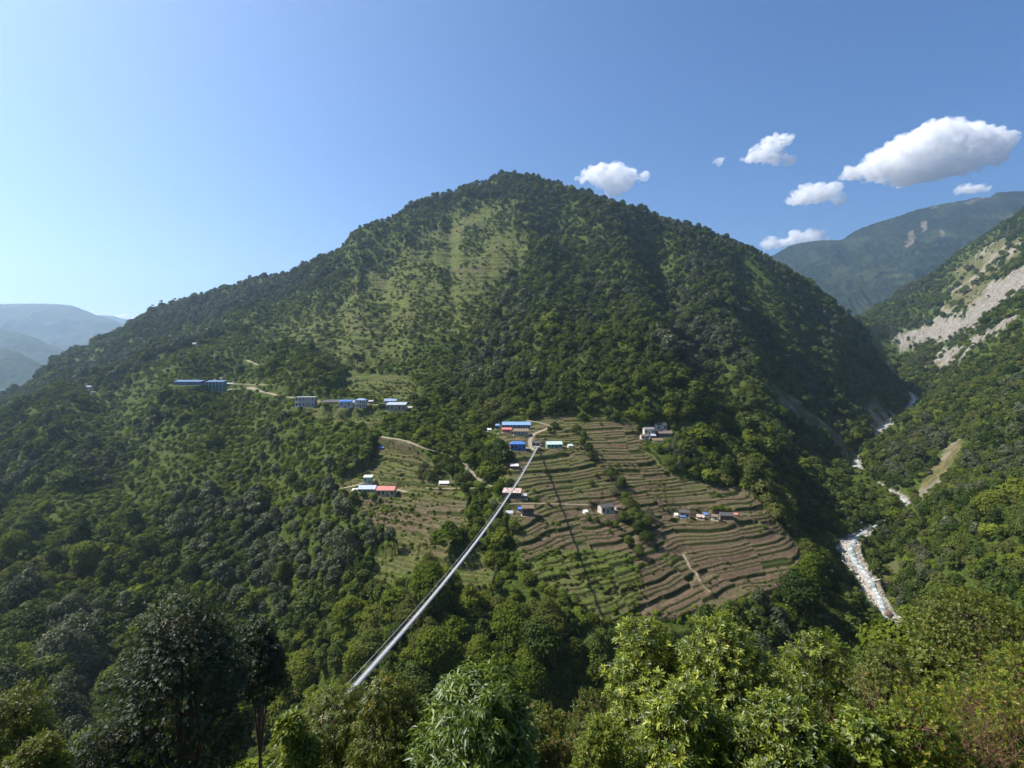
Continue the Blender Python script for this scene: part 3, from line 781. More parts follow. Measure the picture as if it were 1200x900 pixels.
# dirt tracks, through pixels of the photograph
TRK = [
 ([(268,457),(290,455),(312,460),(345,466),(375,472),(432,474),(480,476.5),(505,480),(525,486),(548,492)], 1.9),
 ([(262,449),(285,450),(320,451)], 1.6), ([(290,422),(303,428)], 1.5), ([(240,448),(262,441),(255,436)], 1.5),
 ([(372,445),(395,443),(402,446)], 1.3),
 ([(446,512),(475,520),(500,526),(518,531),(540,541),(550,551),(562,562),(577,570)], 1.5),
 ([(400,573),(420,568),(440,560)], 1.1), ([(466,574),(475,576)], 1.4),
 ([(625,528),(621,519),(624,510),(640,503),(646,500),(636,496),(615,492)], 1.5),
 ([(598,523),(615,525),(628,526),(636,524)], 1.6),
 ([(575,590),(600,589.5),(640,590),(690,592)], .7), ([(500,572),(540,572),(575,571)], .6),
 ([(800,648),(806,658),(808,664),(816,674),(822,684),(834,697)], .35),
]
for pp, hw in TRK:
    w3 = np.array([find(a, b, 200) for a, b in pp])
    w3 = smooth_line(w3, 3.0) if len(w3) > 1 else w3
    w3[:, 2] = gauss(w3[:, 2], 2.0, 0)
    TRACKS.append((w3[:, :2].copy(), hw, w3[:, 2].copy()))
# ------------------------------------------------------------------ planting the hillsides
terrain = land_mesh()

def plant_all():
    x, y = scatter(5.6, 26, 560); x2, y2 = scatter(7.6, 560, 1400); x3, y3 = scatter(10.5, 1400, 2150)
    x = np.r_[x, x2, x3]; y = np.r_[y, y2, y3]; far = np.r_[np.zeros(len(x) - len(x3)), np.ones(len(x3))] > 0
    z, M = land(x, y, True, True)
    px, py = px_of(x, y, z)
    n = len(x)
    bare = (M['bare'] > 0) | ((M['river'] < np.where(M['bed'] > 3.2, M['bed'] + 1.2, 1.5)) & (y > 240)) | (M['track'] > .01)
    fld = M['field'] > 0
    och = M['ochre'] > 0
    padm = np.zeros(n, bool)
    for hx, hy, hz, hr in PADS: padm |= np.hypot(x - hx, y - hy) < hr + 3.2
    clump = fbm(x, y, 60, 3, 200); fine = fbm(x, y, 18, 2, 210); typ = fbm(x, y, 95, 3, 220)
    shrub = M['shrub'] & ~fld
    big = (~shrub) & ~fld
    # in the shrubland: many small bushes, now and then a tree
    r = rng.random(n)
    keepbig = rng.random(n)
    k = np.full(n, -1); w = np.zeros(n); s = np.ones(n)
    sel_shr = shrub & ((clump < .56) | (r < .42)) & (r > .10)
    sel_tree = (big & (r > .03)) | (shrub & (clump >= .56) & (r >= .42)) | (shrub & (r < .05))
    near_left = (y < 330) & (px < 620) & ~fld
    sel_tree |= near_left & (r > .04); sel_shr &= ~(near_left & (r > .04))
    ok = ~bare & ~padm & ~fld & ~((och) & (r > np.where(y > 900, .16, .05))) & (y > 26) & ((y > 62) | (px > 1010)) & ~((y < 150) & (M['river'] < 6))
    x_, y_ = x, y
    tree = sel_tree & ok; shr = sel_shr & ok & ~tree
    # kinds: 0,1,6 dark; 2 mid; 3 grey; 4 bright; 5 olive
    t2 = typ + .22 * (rng.random(n) - .5) + .10 * (fine - .5)
    right = (px > 640) & (y > 420)
    kk = np.where(t2 < .36, 3, np.where(t2 < .50, 0, np.where(t2 < .57, 1, np.where(t2 < .66, 2, 5))))
    kk = np.where((rng.random(n) < .10) & ~right, 4, kk)
    kk = np.where((rng.random(n) < .13), 6, kk)
    kk = np.where(right & (kk == 5) & (rng.random(n) < .6), 0, kk)
    slope_r = (px > 1060) & (y < 900)
    kk = np.where(slope_r & (rng.random(n) < .45), np.where(rng.random(n) < .5, 5, 4), kk)
    size = np.clip(np.exp(rng.normal(-.18, .38, n)), .40, 1.95) * (.55 + 1.0 * fbm(x, y, 110, 2, 230))
    size = np.where(shrub & (rng.random(n) < .8), size * .72, size)
    size = np.where((kk == 5) | (kk == 4), size * .85, size)
    size = np.where(far, size * 1.15, size)
    gorge = (y < 260) & (y > 120)
    size = np.where(gorge & (py > 700), size * 1.12, size)
    # field hedges and bushes
    return dict(x=x, y=y, z=z, px=px, py=py, tree=tree, shr=shr, kk=kk, size=size, far=far)

P = plant_all()
EX = []     # trees set one by one: (px, py of the foot, height m, near kind, label, group)
def add_tree(px, py, h, kk, label, group=None, ymin=150):
    x, y, z = find(px, py, ymin)
    EX.append((x, y, z, h, kk, label, group))

# the row of trees through the terraces, the lone trees and the trees round the farms
add_tree(650, 503, 7.0, 0, 'round tree beside the bend of the footpath above the mint-roofed house')
add_tree(644, 507, 5.0, 2, 'smaller round tree just left of the one at the footpath bend')
for i, (a, b, h) in enumerate([(676,507,8),(684,513,6.5),(683,521,6),(689,528,7),(692,538,6.5),(698,540,5)]):
    add_tree(a, b, h, (0, 1, 2, 0, 1, 3)[i], 'round tree in the short row that runs down the terraces', 'row of trees across the upper terraces')
for i, (a, b, h) in enumerate([(716,562,8),(728,572,7),(722,580,7),(733,590,6),(738,600,8),(744,612,8),(748,625,7),(756,618,7),(730,612,6),(760,608,6),(737,640,5),(749,650,5),(757,635,6)]):
    add_tree(a, b, h * 1.25, (0, 1, 3, 2, 5, 0, 1)[i % 7], 'tree in the ravine thicket that divides the terraces', 'ravine thicket between the central and right terraces')
add_tree(732, 610, 5.0, 4, 'yellow-green bush right below the pale-walled farmhouse')
for i, (a, b, h) in enumerate([(700,612,4),(712,616,4.5),(722,618,4),(690,610,3.5)]):
    add_tree(a, b, h, (1, 0, 2, 5)[i], 'small garden tree in front of the pale-walled farmhouse', 'garden trees at the pale-walled farmhouse')
for i, (a, b, h) in enumerate([(786,545,8.5),(796,538,9),(806,532,8.5),(816,540,9),(790,530,8),(800,524,8),(812,526,8.5),(826,530,8.5),(836,540,9),(826,548,9),(806,548,9),(796,552,8),(838,552,9),(846,545,8),(792,520,6),(802,516,6.5),(783,530,6),(850,556,8),(816,556,8)]):
    add_tree(a, b, h, (0, 3, 1, 0, 3)[i % 5], 'round dark tree in the grove right of the hill farm', 'grove of round trees beside the hill farm')
for i, (a, b, h) in enumerate([(845,598,4),(838,598,3.5),(853,600,3.5)]):
    add_tree(a, b, h, 4, 'bright green bush behind the long dark-roofed farmhouse', 'bright bushes behind the terrace hamlet')
for i, (a, b, h) in enumerate([(597,572,7),(585,580,6.5),(590,590,6),(579,598,7),(586,606,9),(592,618,9),(585,622,8),(577,612,7),(572,602,6),(604,624,7)]):
    add_tree(a, b, h, (1, 2, 0, 3, 6, 6, 0)[i % 7], 'tree in the belt beside the bridge deck at the rust-roofed house', 'tree belt left of the rust-roofed house')
for i, (a, b, h) in enumerate([(415,580,4),(426,582,5),(437,585,4.5),(445,588,3)]):
    add_tree(a, b, h, (4, 1, 4, 1)[i], 'bright garden bush in front of the green-walled house', 'garden bushes at the green-walled house')
for i, (a, b, h) in enumerate([(503,562,8),(512,556,8),(497,552,7),(522,548,8),(530,556,9),(540,566,8),(545,577,7),(548,562,7),(491,560,6),(532,543,7)]):
    add_tree(a, b, h, (0, 1, 3, 5, 0)[i % 5], 'tree in the copse behind the lone white-roofed shed', 'copse by the lone white-roofed shed')
add_tree(417, 640, 13, 6, 'pale feathery bamboo-like tree rising above the left terraces'.replace('bamboo-like ', ''))
EXA = np.array([(e[0], e[1], e[2], e[3]) for e in EX])

H10 = np.array([k_['H'] for k_ in NEARK]); W10 = np.array([k_['W'] for k_ in NEARK])
tw = W10[P['kk']] * P['size']; th = H10[P['kk']] * P['size']
T = (P['x'], P['y'], P['z'], tw * .9, th)
blk = np.zeros(len(P['x']), bool)
for h in HOUSES:
    X, Y, Zh = h['pos']
    blk |= overlaps(h['px'] - h['w'] / 2 - 1, h['px'] + h['w'] / 2 + 1, h['py'] - h['h'], h['py'] - .5, Y + 2, T)
for pts, hw, pz in TRACKS:
    for i in range(0, len(pts), 2):
        X, Y = pts[i]; a, b = px_of(X, Y, pz[i])
        blk |= overlaps(a - .5, a + .5, b - .3, b + .3, Y, T) & (rng.random(len(blk)) < .93)
RV = [(1052,742,3),(1040,725,7),(1030,712,8),(1018,696,7),(1010,680,8),(1010,668,10),(1002,655,12),(996,645,12),(990,636,9),
      (1062,586,5),(1048,578,7),(1035,572,7),(1022,565,6),(1012,558,5),(1006,548,4),(1004,538,4),(1040,497,6),(1028,508,4),(1062,480,6),(1072,474,7),(1074,466,6),(1060,462,4)]
RV += [(a_, b_, 3) for a_, b_ in zip(np.linspace(905, 955, 12), np.interp(np.linspace(905, 955, 12), [905, 920, 937, 957], [455, 466, 477, 491]))] + [(972, 504, 2.5), (980, 512, 2.5), (988, 528, 2)]
for a, b, hw in RV:
    blk |= overlaps(a - hw, a + hw, b - 2.5, b + 2.5, 1200, T) & (P['px'] > 890)
for a, b in ((1084,580),(1090,570),(1096,560),(1102,550),(1108,542),(1114,533),(1120,526),(1126,518),(1040,675),(1046,664)):
    X, Y, Zh = find(a, b, 250)
    blk |= overlaps(a - 5, a + 5, b - 5, b + 4, Y + 6, T) & (P['px'] > 1000)
# the gorge rim is kept low below the fields, as cut fodder trees and scrub
_lim = np.interp(P['px'], [595, 622, 655, 700, 752, 800, 868, 905, 945], [662, 682, 708, 729, 730, 722, 700, 686, 655])
blk |= (P['px'] > 595) & (P['px'] < 945) & (P['y'] > 120) & (P['y'] < 330) & (HZ - F * (P['z'] + th) / P['y'] < _lim - 3 + 9 * (rng.random(len(blk)) - .7))
# nothing but the fields' own hedges hides the terraces' near edge
for e in EXA:
    blk |= np.hypot(P['x'] - e[0], P['y'] - e[1]) < 3.5
isT = P['tree'] & ~blk
vis = seen(P['x'], P['y'], P['z'], th)
isT &= vis
shT = (P['x'], P['y'], P['z'], P['size'] * 0 + 3.2, P['size'] * 0 + 2.4)
sblk = np.zeros(len(blk), bool)
for h in HOUSES:
    X, Y, Zh = h['pos']
    sblk |= overlaps(h['px'] - h['w'] / 2, h['px'] + h['w'] / 2, h['py'] - h['h'], h['py'] - 1, Y, shT)
isS = ((P['shr'] & ~sblk) | (P['tree'] & blk & ~sblk & (P['y'] > 150))) & vis

# individuals: the three hundred or so that show largest
inframe = (P['px'] > -25) & (P['px'] < 1225) & (P['py'] - F * th / P['y'] < 895)
app = np.where(isT & inframe, th / P['y'], 0)
# what the near shrubs of the foreground hide does not count
hid = (P['py'] - F * th / P['y'] > 790) & (P['px'] > 330) & (P['px'] < 1180)
hid |= (P['py'] - F * th / P['y'] > 745) & (P['px'] > 690) & (P['px'] < 1180)
app = np.where(hid, 0, app)
NIND = 292 - len(EX)
ind = np.argsort(-app)[:NIND]
ind = ind[app[ind] > 0]
mark = np.zeros(len(app), bool); mark[ind] = True

def put_tree(x, y, z, s, kk, label, group, rz, sx=1.0):
    k = NEARK[kk]
    t = bpy.data.objects.new('broadleaf_tree', None); COL.objects.link(t)
    t.location = (x, y, z); t.rotation_euler = (0, 0, rz); t.scale = (s * sx, s * sx, s)
    t.empty_display_size = .3
    tag(t, label, 'tree', group)
    link('crown', k['crown'], t); link('trunk', k['trunk'], t)
    return t
def zone(px, py, y):
    if px > 1010: return 'on the steep right-hand slope above the river'
    if px > 700 and py > 640: return 'on the rim below the brown terraces'
    if py > 800 and px < 62: return 'just above the dark tree in the bottom left corner'
    if py > 800 and px < 108: return 'in the dim hollow right of the corner tree'
    if py > 800 and px < 150: return 'touching the left side of the evergreen'
    if py > 800 and px < 290: return 'just behind the tall dark evergreen'
    if py > 800 and px < 430: return 'low in the gorge left of the bridge'
    if py > 800 and px < 620: return 'low in the gorge behind the willow-leaved shrub'
    if py > 800: return 'low in the gorge behind the whorl-leaved trees'
    if px < 90: return 'low on the slope at the left edge of the picture'
    if px < 200 and py > 760: return 'on the slope above the corner tree'
    if px < 200: return 'on the slope upper left of the evergreen'
    if px < 430: return 'on the forested slope left of the bridge'
    if px < 610: return 'on the gorge side beneath the bridge'
    return 'on the gorge rim right of the bridge'
for i in ind:
    k = NEARK[P['kk'][i]]
    zn = zone(P['px'][i], P['py'][i], P['y'][i])
    sz_ = P['size'][i]; lab = '%s%s %s' % ('large ' if sz_ > 1.15 else 'small ' if sz_ < .82 else '', k['label'], zn)
    put_tree(P['x'][i], P['y'][i], P['z'][i] - .4, P['size'][i], P['kk'][i], lab, lab.replace(' tree ', ' trees '), rng.uniform(0, 6.28), rng.uniform(.9, 1.15))
for (x, y, z, h, kk, label, group) in EX:
    put_tree(x, y, z - .3, h / H10[kk], kk, label, group, rng.uniform(0, 6.28), 1.05)

rest = isT & ~mark
n = rest.sum()
print('individual trees', len(ind) + len(EX), 'forest trees', n, 'shrubs', isS.sum())
sc = P['size'][rest][:, None] * np.stack([rng.uniform(.85, 1.2, n), rng.uniform(.85, 1.2, n), rng.uniform(.85, 1.12, n)], 1)
rot = np.stack([rng.normal(0, .06, n), rng.normal(0, .06, n), rng.uniform(0, 6.28, n)], 1)
forest_object('forest', FARK, np.stack([P['x'][rest], P['y'][rest], P['z'][rest] - .3], 1), P['kk'][rest], sc, rot)

# shrubland: bushes on the open slopes, the hedges of the terraces and the bushes of the upper meadow
def shrubland():
    X, Y, K, S = [P['x'][isS]], [P['y'][isS]], [], []
    x = P['x'][isS]; y = P['y'][isS]
    n = len(x); r = rng.random(n)
    K.append(np.where(r < .34, 0, np.where(r < .60, 1, np.where(r < .75, 2, 3)))); S.append(rng.uniform(.7, 1.35, n))
    # a second, finer sowing over the left slope
    x, y = scatter(4.2, 250, 1000)
    x = x[(x / y < .1)]; 
    x, y = scatter(4.4, 250, 1000)
    m0 = (x / y < .12) & (x / y > -1.05); x = x[m0]; y = y[m0]
    z, M = land(x, y, True, True)
    px, py = M['px'], M['py']
    ok = M['shrub'] & (M['field'] == 0) & (M['track'] < .01)
    for hx, hy, hz, hr in PADS: ok &= np.hypot(x - hx, y - hy) > hr + 1.5
    ok &= (fbm(x, y, 25, 2, 240) > .38)
    shT = (x, y, z, 3.0 + 0 * x, 2.2 + 0 * x)
    for h in HOUSES:
        if h['px'] < 620: ok &= ~overlaps(h['px'] - h['w'] / 2, h['px'] + h['w'] / 2, h['py'] - h['h'], h['py'] - 1, h['pos'][1], shT)
    for pts, hw, pz in TRACKS:
        for i in range(0, len(pts), 2):
            a, b = px_of(pts[i][0], pts[i][1], pz[i])
            ok &= ~overlaps(a - .4, a + .4, b - .2, b + .2, pts[i][1], shT)
    x, y = x[ok], y[ok]; r = rng.random(len(x))
    X.append(x); Y.append(y); K.append(np.where(r < .26, 0, np.where(r < .70, 1, np.where(r < .88, 2, 3)))); S.append(rng.uniform(.4, 1.15, len(x)))
    # field hedges: on the risers, thick in the green parts, thin in the ploughed ones
    x, y = scatter(1.7, 225, 560)
    m0 = (x / y > -.4) & (x / y < .6); x = x[m0]; y = y[m0]
    z, M = land(x, y, True, True); px, py = M['px'], M['py']
    f = M['field']
    green = np.clip((fbm(x, y, 30, 2, 250) - .45) * 5, 0, 1)
    dens = np.where((f == 3) | (f == 4), .20, np.where(f == 7, .34, np.where(f == 2, .26, np.where(f == 1, .05, 0))))
    dens = dens + np.where((f == 1) & (py > 655) & (px < 752), .22, 0) + np.where((f == 1) & (px > 690) & (px < 790) & (py > 540) & (py < 595), .16, 0)
    dens = dens * (.35 + 1.3 * green)
    dens = np.where((M['riser'] > .3) | (M['lip'] > .6), dens * 3.0, dens * .40)
    edge = np.zeros(len(x), bool)
    for ex_, ey_ in ((3.5, 0), (-3.5, 0), (0, 3.5), (0, -3.5)):
        edge |= (land(x + ex_, y + ey_, True, True)[1]['field'] > 0) != (f > 0)
    hedge = dist_line(px, py, [(748, 655), (750, 690), (745, 724)]) < 3.4
    dens = np.where(hedge, .75, dens)
    dens = np.where(edge, .42, dens)
    rim = np.abs(np.where(f == 1, 1, 0)) * 0
    dens = np.where((M['track'] > .01), 0, dens)
    ok = (rng.random(len(x)) < dens) & ((f > 0) | edge) & (f != 5) & (f != 8)
    for hx, hy, hz, hr in PADS: ok &= np.hypot(x - hx, y - hy) > hr + .5
    x, y = x[ok], y[ok]; r = rng.random(len(x))
    X.append(x); Y.append(y); K.append(np.where(r < .35, 0, np.where(r < .7, 1, np.where(r < .9, 2, 3)))); S.append(rng.uniform(.18, .44, len(x)) * np.where(rng.random(len(x)) < .08, 1.8, 1))
    # upper meadow
    x, y = scatter(5.4, 480, 1250)
    m0 = (x / y > -.55) & (x / y < .1); x = x[m0]; y = y[m0]
    z, M = land(x, y, True, True)
    ok = ((M['field'] == 5) & ((fbm(x, y, 45, 3, 260) > .56) | (rng.random(len(x)) < .10))) | ((M['field'] == 8) & ((fbm(x, y, 40, 3, 262) > .43) | (rng.random(len(x)) < .4)))
    x, y = x[ok], y[ok]; r = rng.random(len(x))
    X.append(x); Y.append(y); K.append(np.where(r < .3, 0, np.where(r < .65, 1, np.where(r < .85, 2, 3)))); S.append(rng.uniform(.6, 1.4, len(x)))
    X = np.concatenate(X); Y = np.concatenate(Y); K = np.concatenate(K); S = np.concatenate(S)
    Zz = land(X, Y)
    m = seen(X, Y, Zz, 3)
    X, Y, K, S, Zz = X[m], Y[m], K[m], S[m], Zz[m]
    n = len(X); print('shrubland', n)
    sc = S[:, None] * np.stack([rng.uniform(.85, 1.3, n), rng.uniform(.85, 1.3, n), rng.uniform(.8, 1.2, n)], 1)
    rot = np.stack([rng.normal(0, .08, n), rng.normal(0, .08, n), rng.uniform(0, 6.28, n)], 1)
    return forest_object('shrubbery', SHRUBK, np.stack([X, Y, Zz - .1], 1), K, sc, rot)
shrubland()
# ------------------------------------------------------------------ building materials
def roofing(name, col, rough=.45, metal=0.0, streak=None, spec=.4):
    m, nt = mat(name)
    tc = nd(nt, 'ShaderNodeTexCoord').outputs['Object']
    n = noise(nt, 1.2, 4, tc); 
    mp = nd(nt, 'ShaderNodeMapping'); mp.inputs['Scale'].default_value = (3.2, .35, .35); nt.links.new(tc, mp.inputs[0])
    n2 = noise(nt, .9, 3, mp.outputs[0])
    c = ramp(nt, n, [(.3, tuple(v * .8 for v in col)), (.7, tuple(min(1, v * 1.15) for v in col))])
    if streak: c = mix(nt, ramp(nt, n2, [(.44, (0, 0, 0)), (.56, (1, 1, 1))]), c, streak)
    w = nd(nt, 'ShaderNodeTexWave'); w.inputs['Scale'].default_value = 1.6; nt.links.new(tc, w.inputs[0])
    bsdf(nt, c, rough, spec, w.outputs['Fac'], .5, .05, metal)
    return m
MR = {
 'blue_bright': roofing('sheet_bright_blue', (.06, .16, .44)), 'blue_pale': roofing('sheet_pale_blue', (.22, .29, .43)), 'blue_mid': roofing('sheet_blue', (.11, .18, .32)),
 'blue_sky': roofing('sheet_sky_blue', (.20, .33, .54)), 'blue_white': roofing('sheet_blue_white', (.40, .45, .53)), 'tarp': roofing('blue_tarpaulin', (.08, .16, .34), .6), 'mint': roofing('sheet_mint', (.46, .58, .52)),  # sky-blue sheet is a stronger blue than the pale one
 'white': roofing('sheet_white', (.66, .63, .58)), 'red': roofing('sheet_red', (.52, .17, .14)), 'tin': roofing('sheet_tin', (.42, .41, .40), .4),
 'rust': roofing('sheet_rusty', (.56, .50, .46), .6, 0, (.30, .12, .06)), 'slate': roofing('slate_dark', (.075, .07, .07), .8), 'slate_l': roofing('slate_pale', (.20, .19, .19), .8),
 'slate_b': roofing('slate_brown', (.17, .125, .095), .85), 'thatch': roofing('thatch', (.20, .14, .085), .95), 'concrete': roofing('concrete_roof', (.34, .33, .32), .9)}
MW = {k_: simple(k_, c, .85, .15, .14, .8) for k_, c in dict(
 w_blue=(.07, .12, .23), w_blue2=(.05, .17, .48), w_teal=(.05, .22, .23), w_brown=(.16, .11, .08), w_grey=(.34, .34, .34), w_cream=(.52, .46, .38), w_stone=(.30, .26, .20),
 w_white=(.66, .64, .60), w_green=(.20, .32, .24), w_tan=(.40, .31, .20), w_red=(.40, .17, .13), w_dark=(.10, .085, .08)).items()}
for k_, o_ in MW.items(): o_.name = 'plaster_' + k_[2:]
M_GLASS = simple('dark_pane', (.02, .025, .03), .15, .5, .2)
M_TRIM = simple('painted_trim', (.60, .58, .54), .6, .3, .1)
M_DOOR = simple('door_wood', (.10, .07, .05), .7, .3, .2)
M_STONE = simple('yard_stone', (.36, .30, .23), .95, .1, .3, .8)

def box(V, Fs, x0, x1, y0, y1, z0, z1):
    b = len(V)
    V += [(x0,y0,z0),(x1,y0,z0),(x1,y1,z0),(x0,y1,z0),(x0,y0,z1),(x1,y0,z1),(x1,y1,z1),(x0,y1,z1)]
    Fs += [(b,b+3,b+2,b+1),(b+4,b+5,b+6,b+7),(b,b+1,b+5,b+4),(b+1,b+2,b+6,b+5),(b+2,b+3,b+7,b+6),(b+3,b,b+4,b+7)]
def part(name, V, Fs, m_, parent):
    me = bpy.data.meshes.new(name); me.from_pydata([tuple(v) for v in V], [], Fs); me.materials.append(m_); me.update()
    return link(name, me, parent)

def build_house(h):
    W, Hh, D = h['W'], h['Hh'], h['D']; st = h['st']; form = h['form']
    root = bpy.data.objects.new(h['name'], None); COL.objects.link(root); root.empty_display_size = 1
    root.location = h['c']; root.rotation_euler = (0, 0, h['rz'])
    tag(root, h['label'], h['name'].replace('_', ' ') if h['name'] != 'concrete_house' else 'house', h['group'])
    wm, rm = MW[h['wall']], MR[h['roof']]
    t = abs(h['pos'][2]) / h['pos'][1]
    rise = {'gable': .20 * D + .25, 'hip': .22 * D + .2, 'shed': .14 * D + .1, 'flat': .3}[form]
    wall = max(Hh - rise - .25 - t * D * .35, Hh * .45)
    ov = min(.55, .06 * W + .15)
    x0, x1, y0, y1 = -W/2 + ov * .6, W/2 - ov * .6, -D/2, D/2
    V = []; Fs = []
    b = 0
    zf = wall; zb = wall + (rise if form == 'shed' else 0)
    # walls: a closed body with gable or shed ends
    if form == 'shed':
        V = [(x0,y0,-.6),(x1,y0,-.6),(x1,y1,-.6),(x0,y1,-.6),(x0,y0,zf),(x1,y0,zf),(x1,y1,zb),(x0,y1,zb)]
        Fs = [(0,3,2,1),(4,5,6,7),(0,1,5,4),(1,2,6,5),(2,3,7,6),(3,0,4,7)]
    elif form == 'gable':
        V = [(x0,y0,-.6),(x1,y0,-.6),(x1,y1,-.6),(x0,y1,-.6),(x0,y0,zf),(x1,y0,zf),(x1,y1,zf),(x0,y1,zf),(x0,0,zf+rise*.93),(x1,0,zf+rise*.93)]
        Fs = [(0,3,2,1),(0,1,5,4),(2,3,7,6),(1,2,6,9,5),(3,0,4,8,7),(4,5,9,8),(7,8,9,6)]
    else:
        box(V, Fs, x0, x1, y0, y1, -.6, zf)
    wl = part('wall', V, Fs, wm, root)
    # roof: slabs with thickness and overhang
    X0, X1, Y0, Y1 = -W/2, W/2, y0 - ov, y1 + ov; th = .14
    V = []; Fs = []
    def slab(q):     # q: four corners, lower face; thickened upward
        b = len(V)
        V.extend(q); V.extend([(a, c, d + th) for a, c, d in q])
        Fs.extend([(b,b+3,b+2,b+1),(b+4,b+5,b+6,b+7),(b,b+1,b+5,b+4),(b+1,b+2,b+6,b+5),(b+2,b+3,b+7,b+6),(b+3,b,b+4,b+7)])
    if form == 'shed':
        s = rise / D
        slab([(X0,Y0,zf-ov*s+.02),(X1,Y0,zf-ov*s+.02),(X1,Y1,zb+ov*s+.02),(X0,Y1,zb+ov*s+.02)])
    elif form == 'gable':
        s = rise / (D / 2)
        slab([(X0,Y0,zf-ov*s+.02),(X1,Y0,zf-ov*s+.02),(X1,0,zf+rise+.02),(X0,0,zf+rise+.02)])
        slab([(X0,0.002,zf+rise+.02),(X1,0.002,zf+rise+.02),(X1,Y1,zf-ov*s+.02),(X0,Y1,zf-ov*s+.02)])
    elif form == 'hip':
        r = min(D/2, W*.3); a = zf - .05; e = zf + rise
        V = [(X0,Y0,a),(X1,Y0,a),(X1,Y1,a),(X0,Y1,a),(X0+r,0,e),(X1-r,0,e)]
        Fs = [(0,1,5,4),(1,2,5),(2,3,4,5),(3,0,4),(0,3,2,1)]
    else:
        box(V, Fs, X0, X1, Y0, Y1, zf + .003, zf + .25)
        for i in range(6):
            cx = X0 + (i + .5) * W / 6; box(V, Fs, cx - .12, cx + .12, Y0 + .1, Y0 + .35, zf + .253, zf + .85)
    part('roof', V, Fs, rm, root)
    # plinth
    V = []; Fs = []; box(V, Fs, x0 - .5, x1 + .5, y0 - .9, y1 + .3, -1.0, .12); part('plinth', V, Fs, M_STONE, root)
    sh = wall / st
    if h['win']:
        nw = max(2, int(W / 2.8))
        for s_ in range(st):
            for i in range(nw):
                cx = x0 + (i + .5) * (x1 - x0) / nw
                zb_ = s_ * sh + sh * .34; zt_ = s_ * sh + sh * .78
                if s_ == 0 and i == nw // 2:
                    V = []; Fs = []; box(V, Fs, cx - .5, cx + .5, y0 - .06, y0 - .003, .13, min(sh * .82, 2.1)); part('door', V, Fs, M_DOOR, root); continue
                ww = min(.62, (x1 - x0) / nw * .27)
                V = []; Fs = []; box(V, Fs, cx - ww - .1, cx + ww + .1, y0 - .07, y0 - .003, zb_ - .1, zt_ + .1)
                f_ = part('window', V, Fs, M_TRIM, root)
                V = []; Fs = []; box(V, Fs, cx - ww, cx + ww, y0 - .10, y0 - .073, zb_, zt_); part('pane', V, Fs, M_GLASS, f_)
        if st > 1:
            V = []; Fs = []
            for s_ in range(1, st): box(V, Fs, x0 - .1, x1 + .1, y0 - 1.2, y0 - .003, s_ * sh - .12, s_ * sh + .05)
            part('balcony', V, Fs, M_TRIM if h['wall'] != 'w_teal' else wm, root)
            for i in range(6):
                cx = x0 + i * (x1 - x0) / 5; V = []; Fs = []; box(V, Fs, cx - .12, cx + .12, y0 - 1.2, y0 - .96, -.2, wall - .05); part('pillar', V, Fs, M_TRIM, root)
    else:
        V = []; Fs = []; cx = .12 * W; box(V, Fs, cx - min(.45, W*.14), cx + min(.45, W*.14), y0 - .06, y0 - .003, .13, min(wall * .8, 1.9)); part('door', V, Fs, M_DOOR, root)
    if h['trim'] == 'posts':
        n = int(W / 1.9)
        for i in range(n + 1):
            cx = x0 + i * (x1 - x0) / n; V = []; Fs = []; box(V, Fs, cx - .16, cx + .16, y0 - ov + .02, y0 - ov + .32, 0, wall - .12); part('post', V, Fs, M_TRIM, root)
    return root
for h in HOUSES: build_house(h)

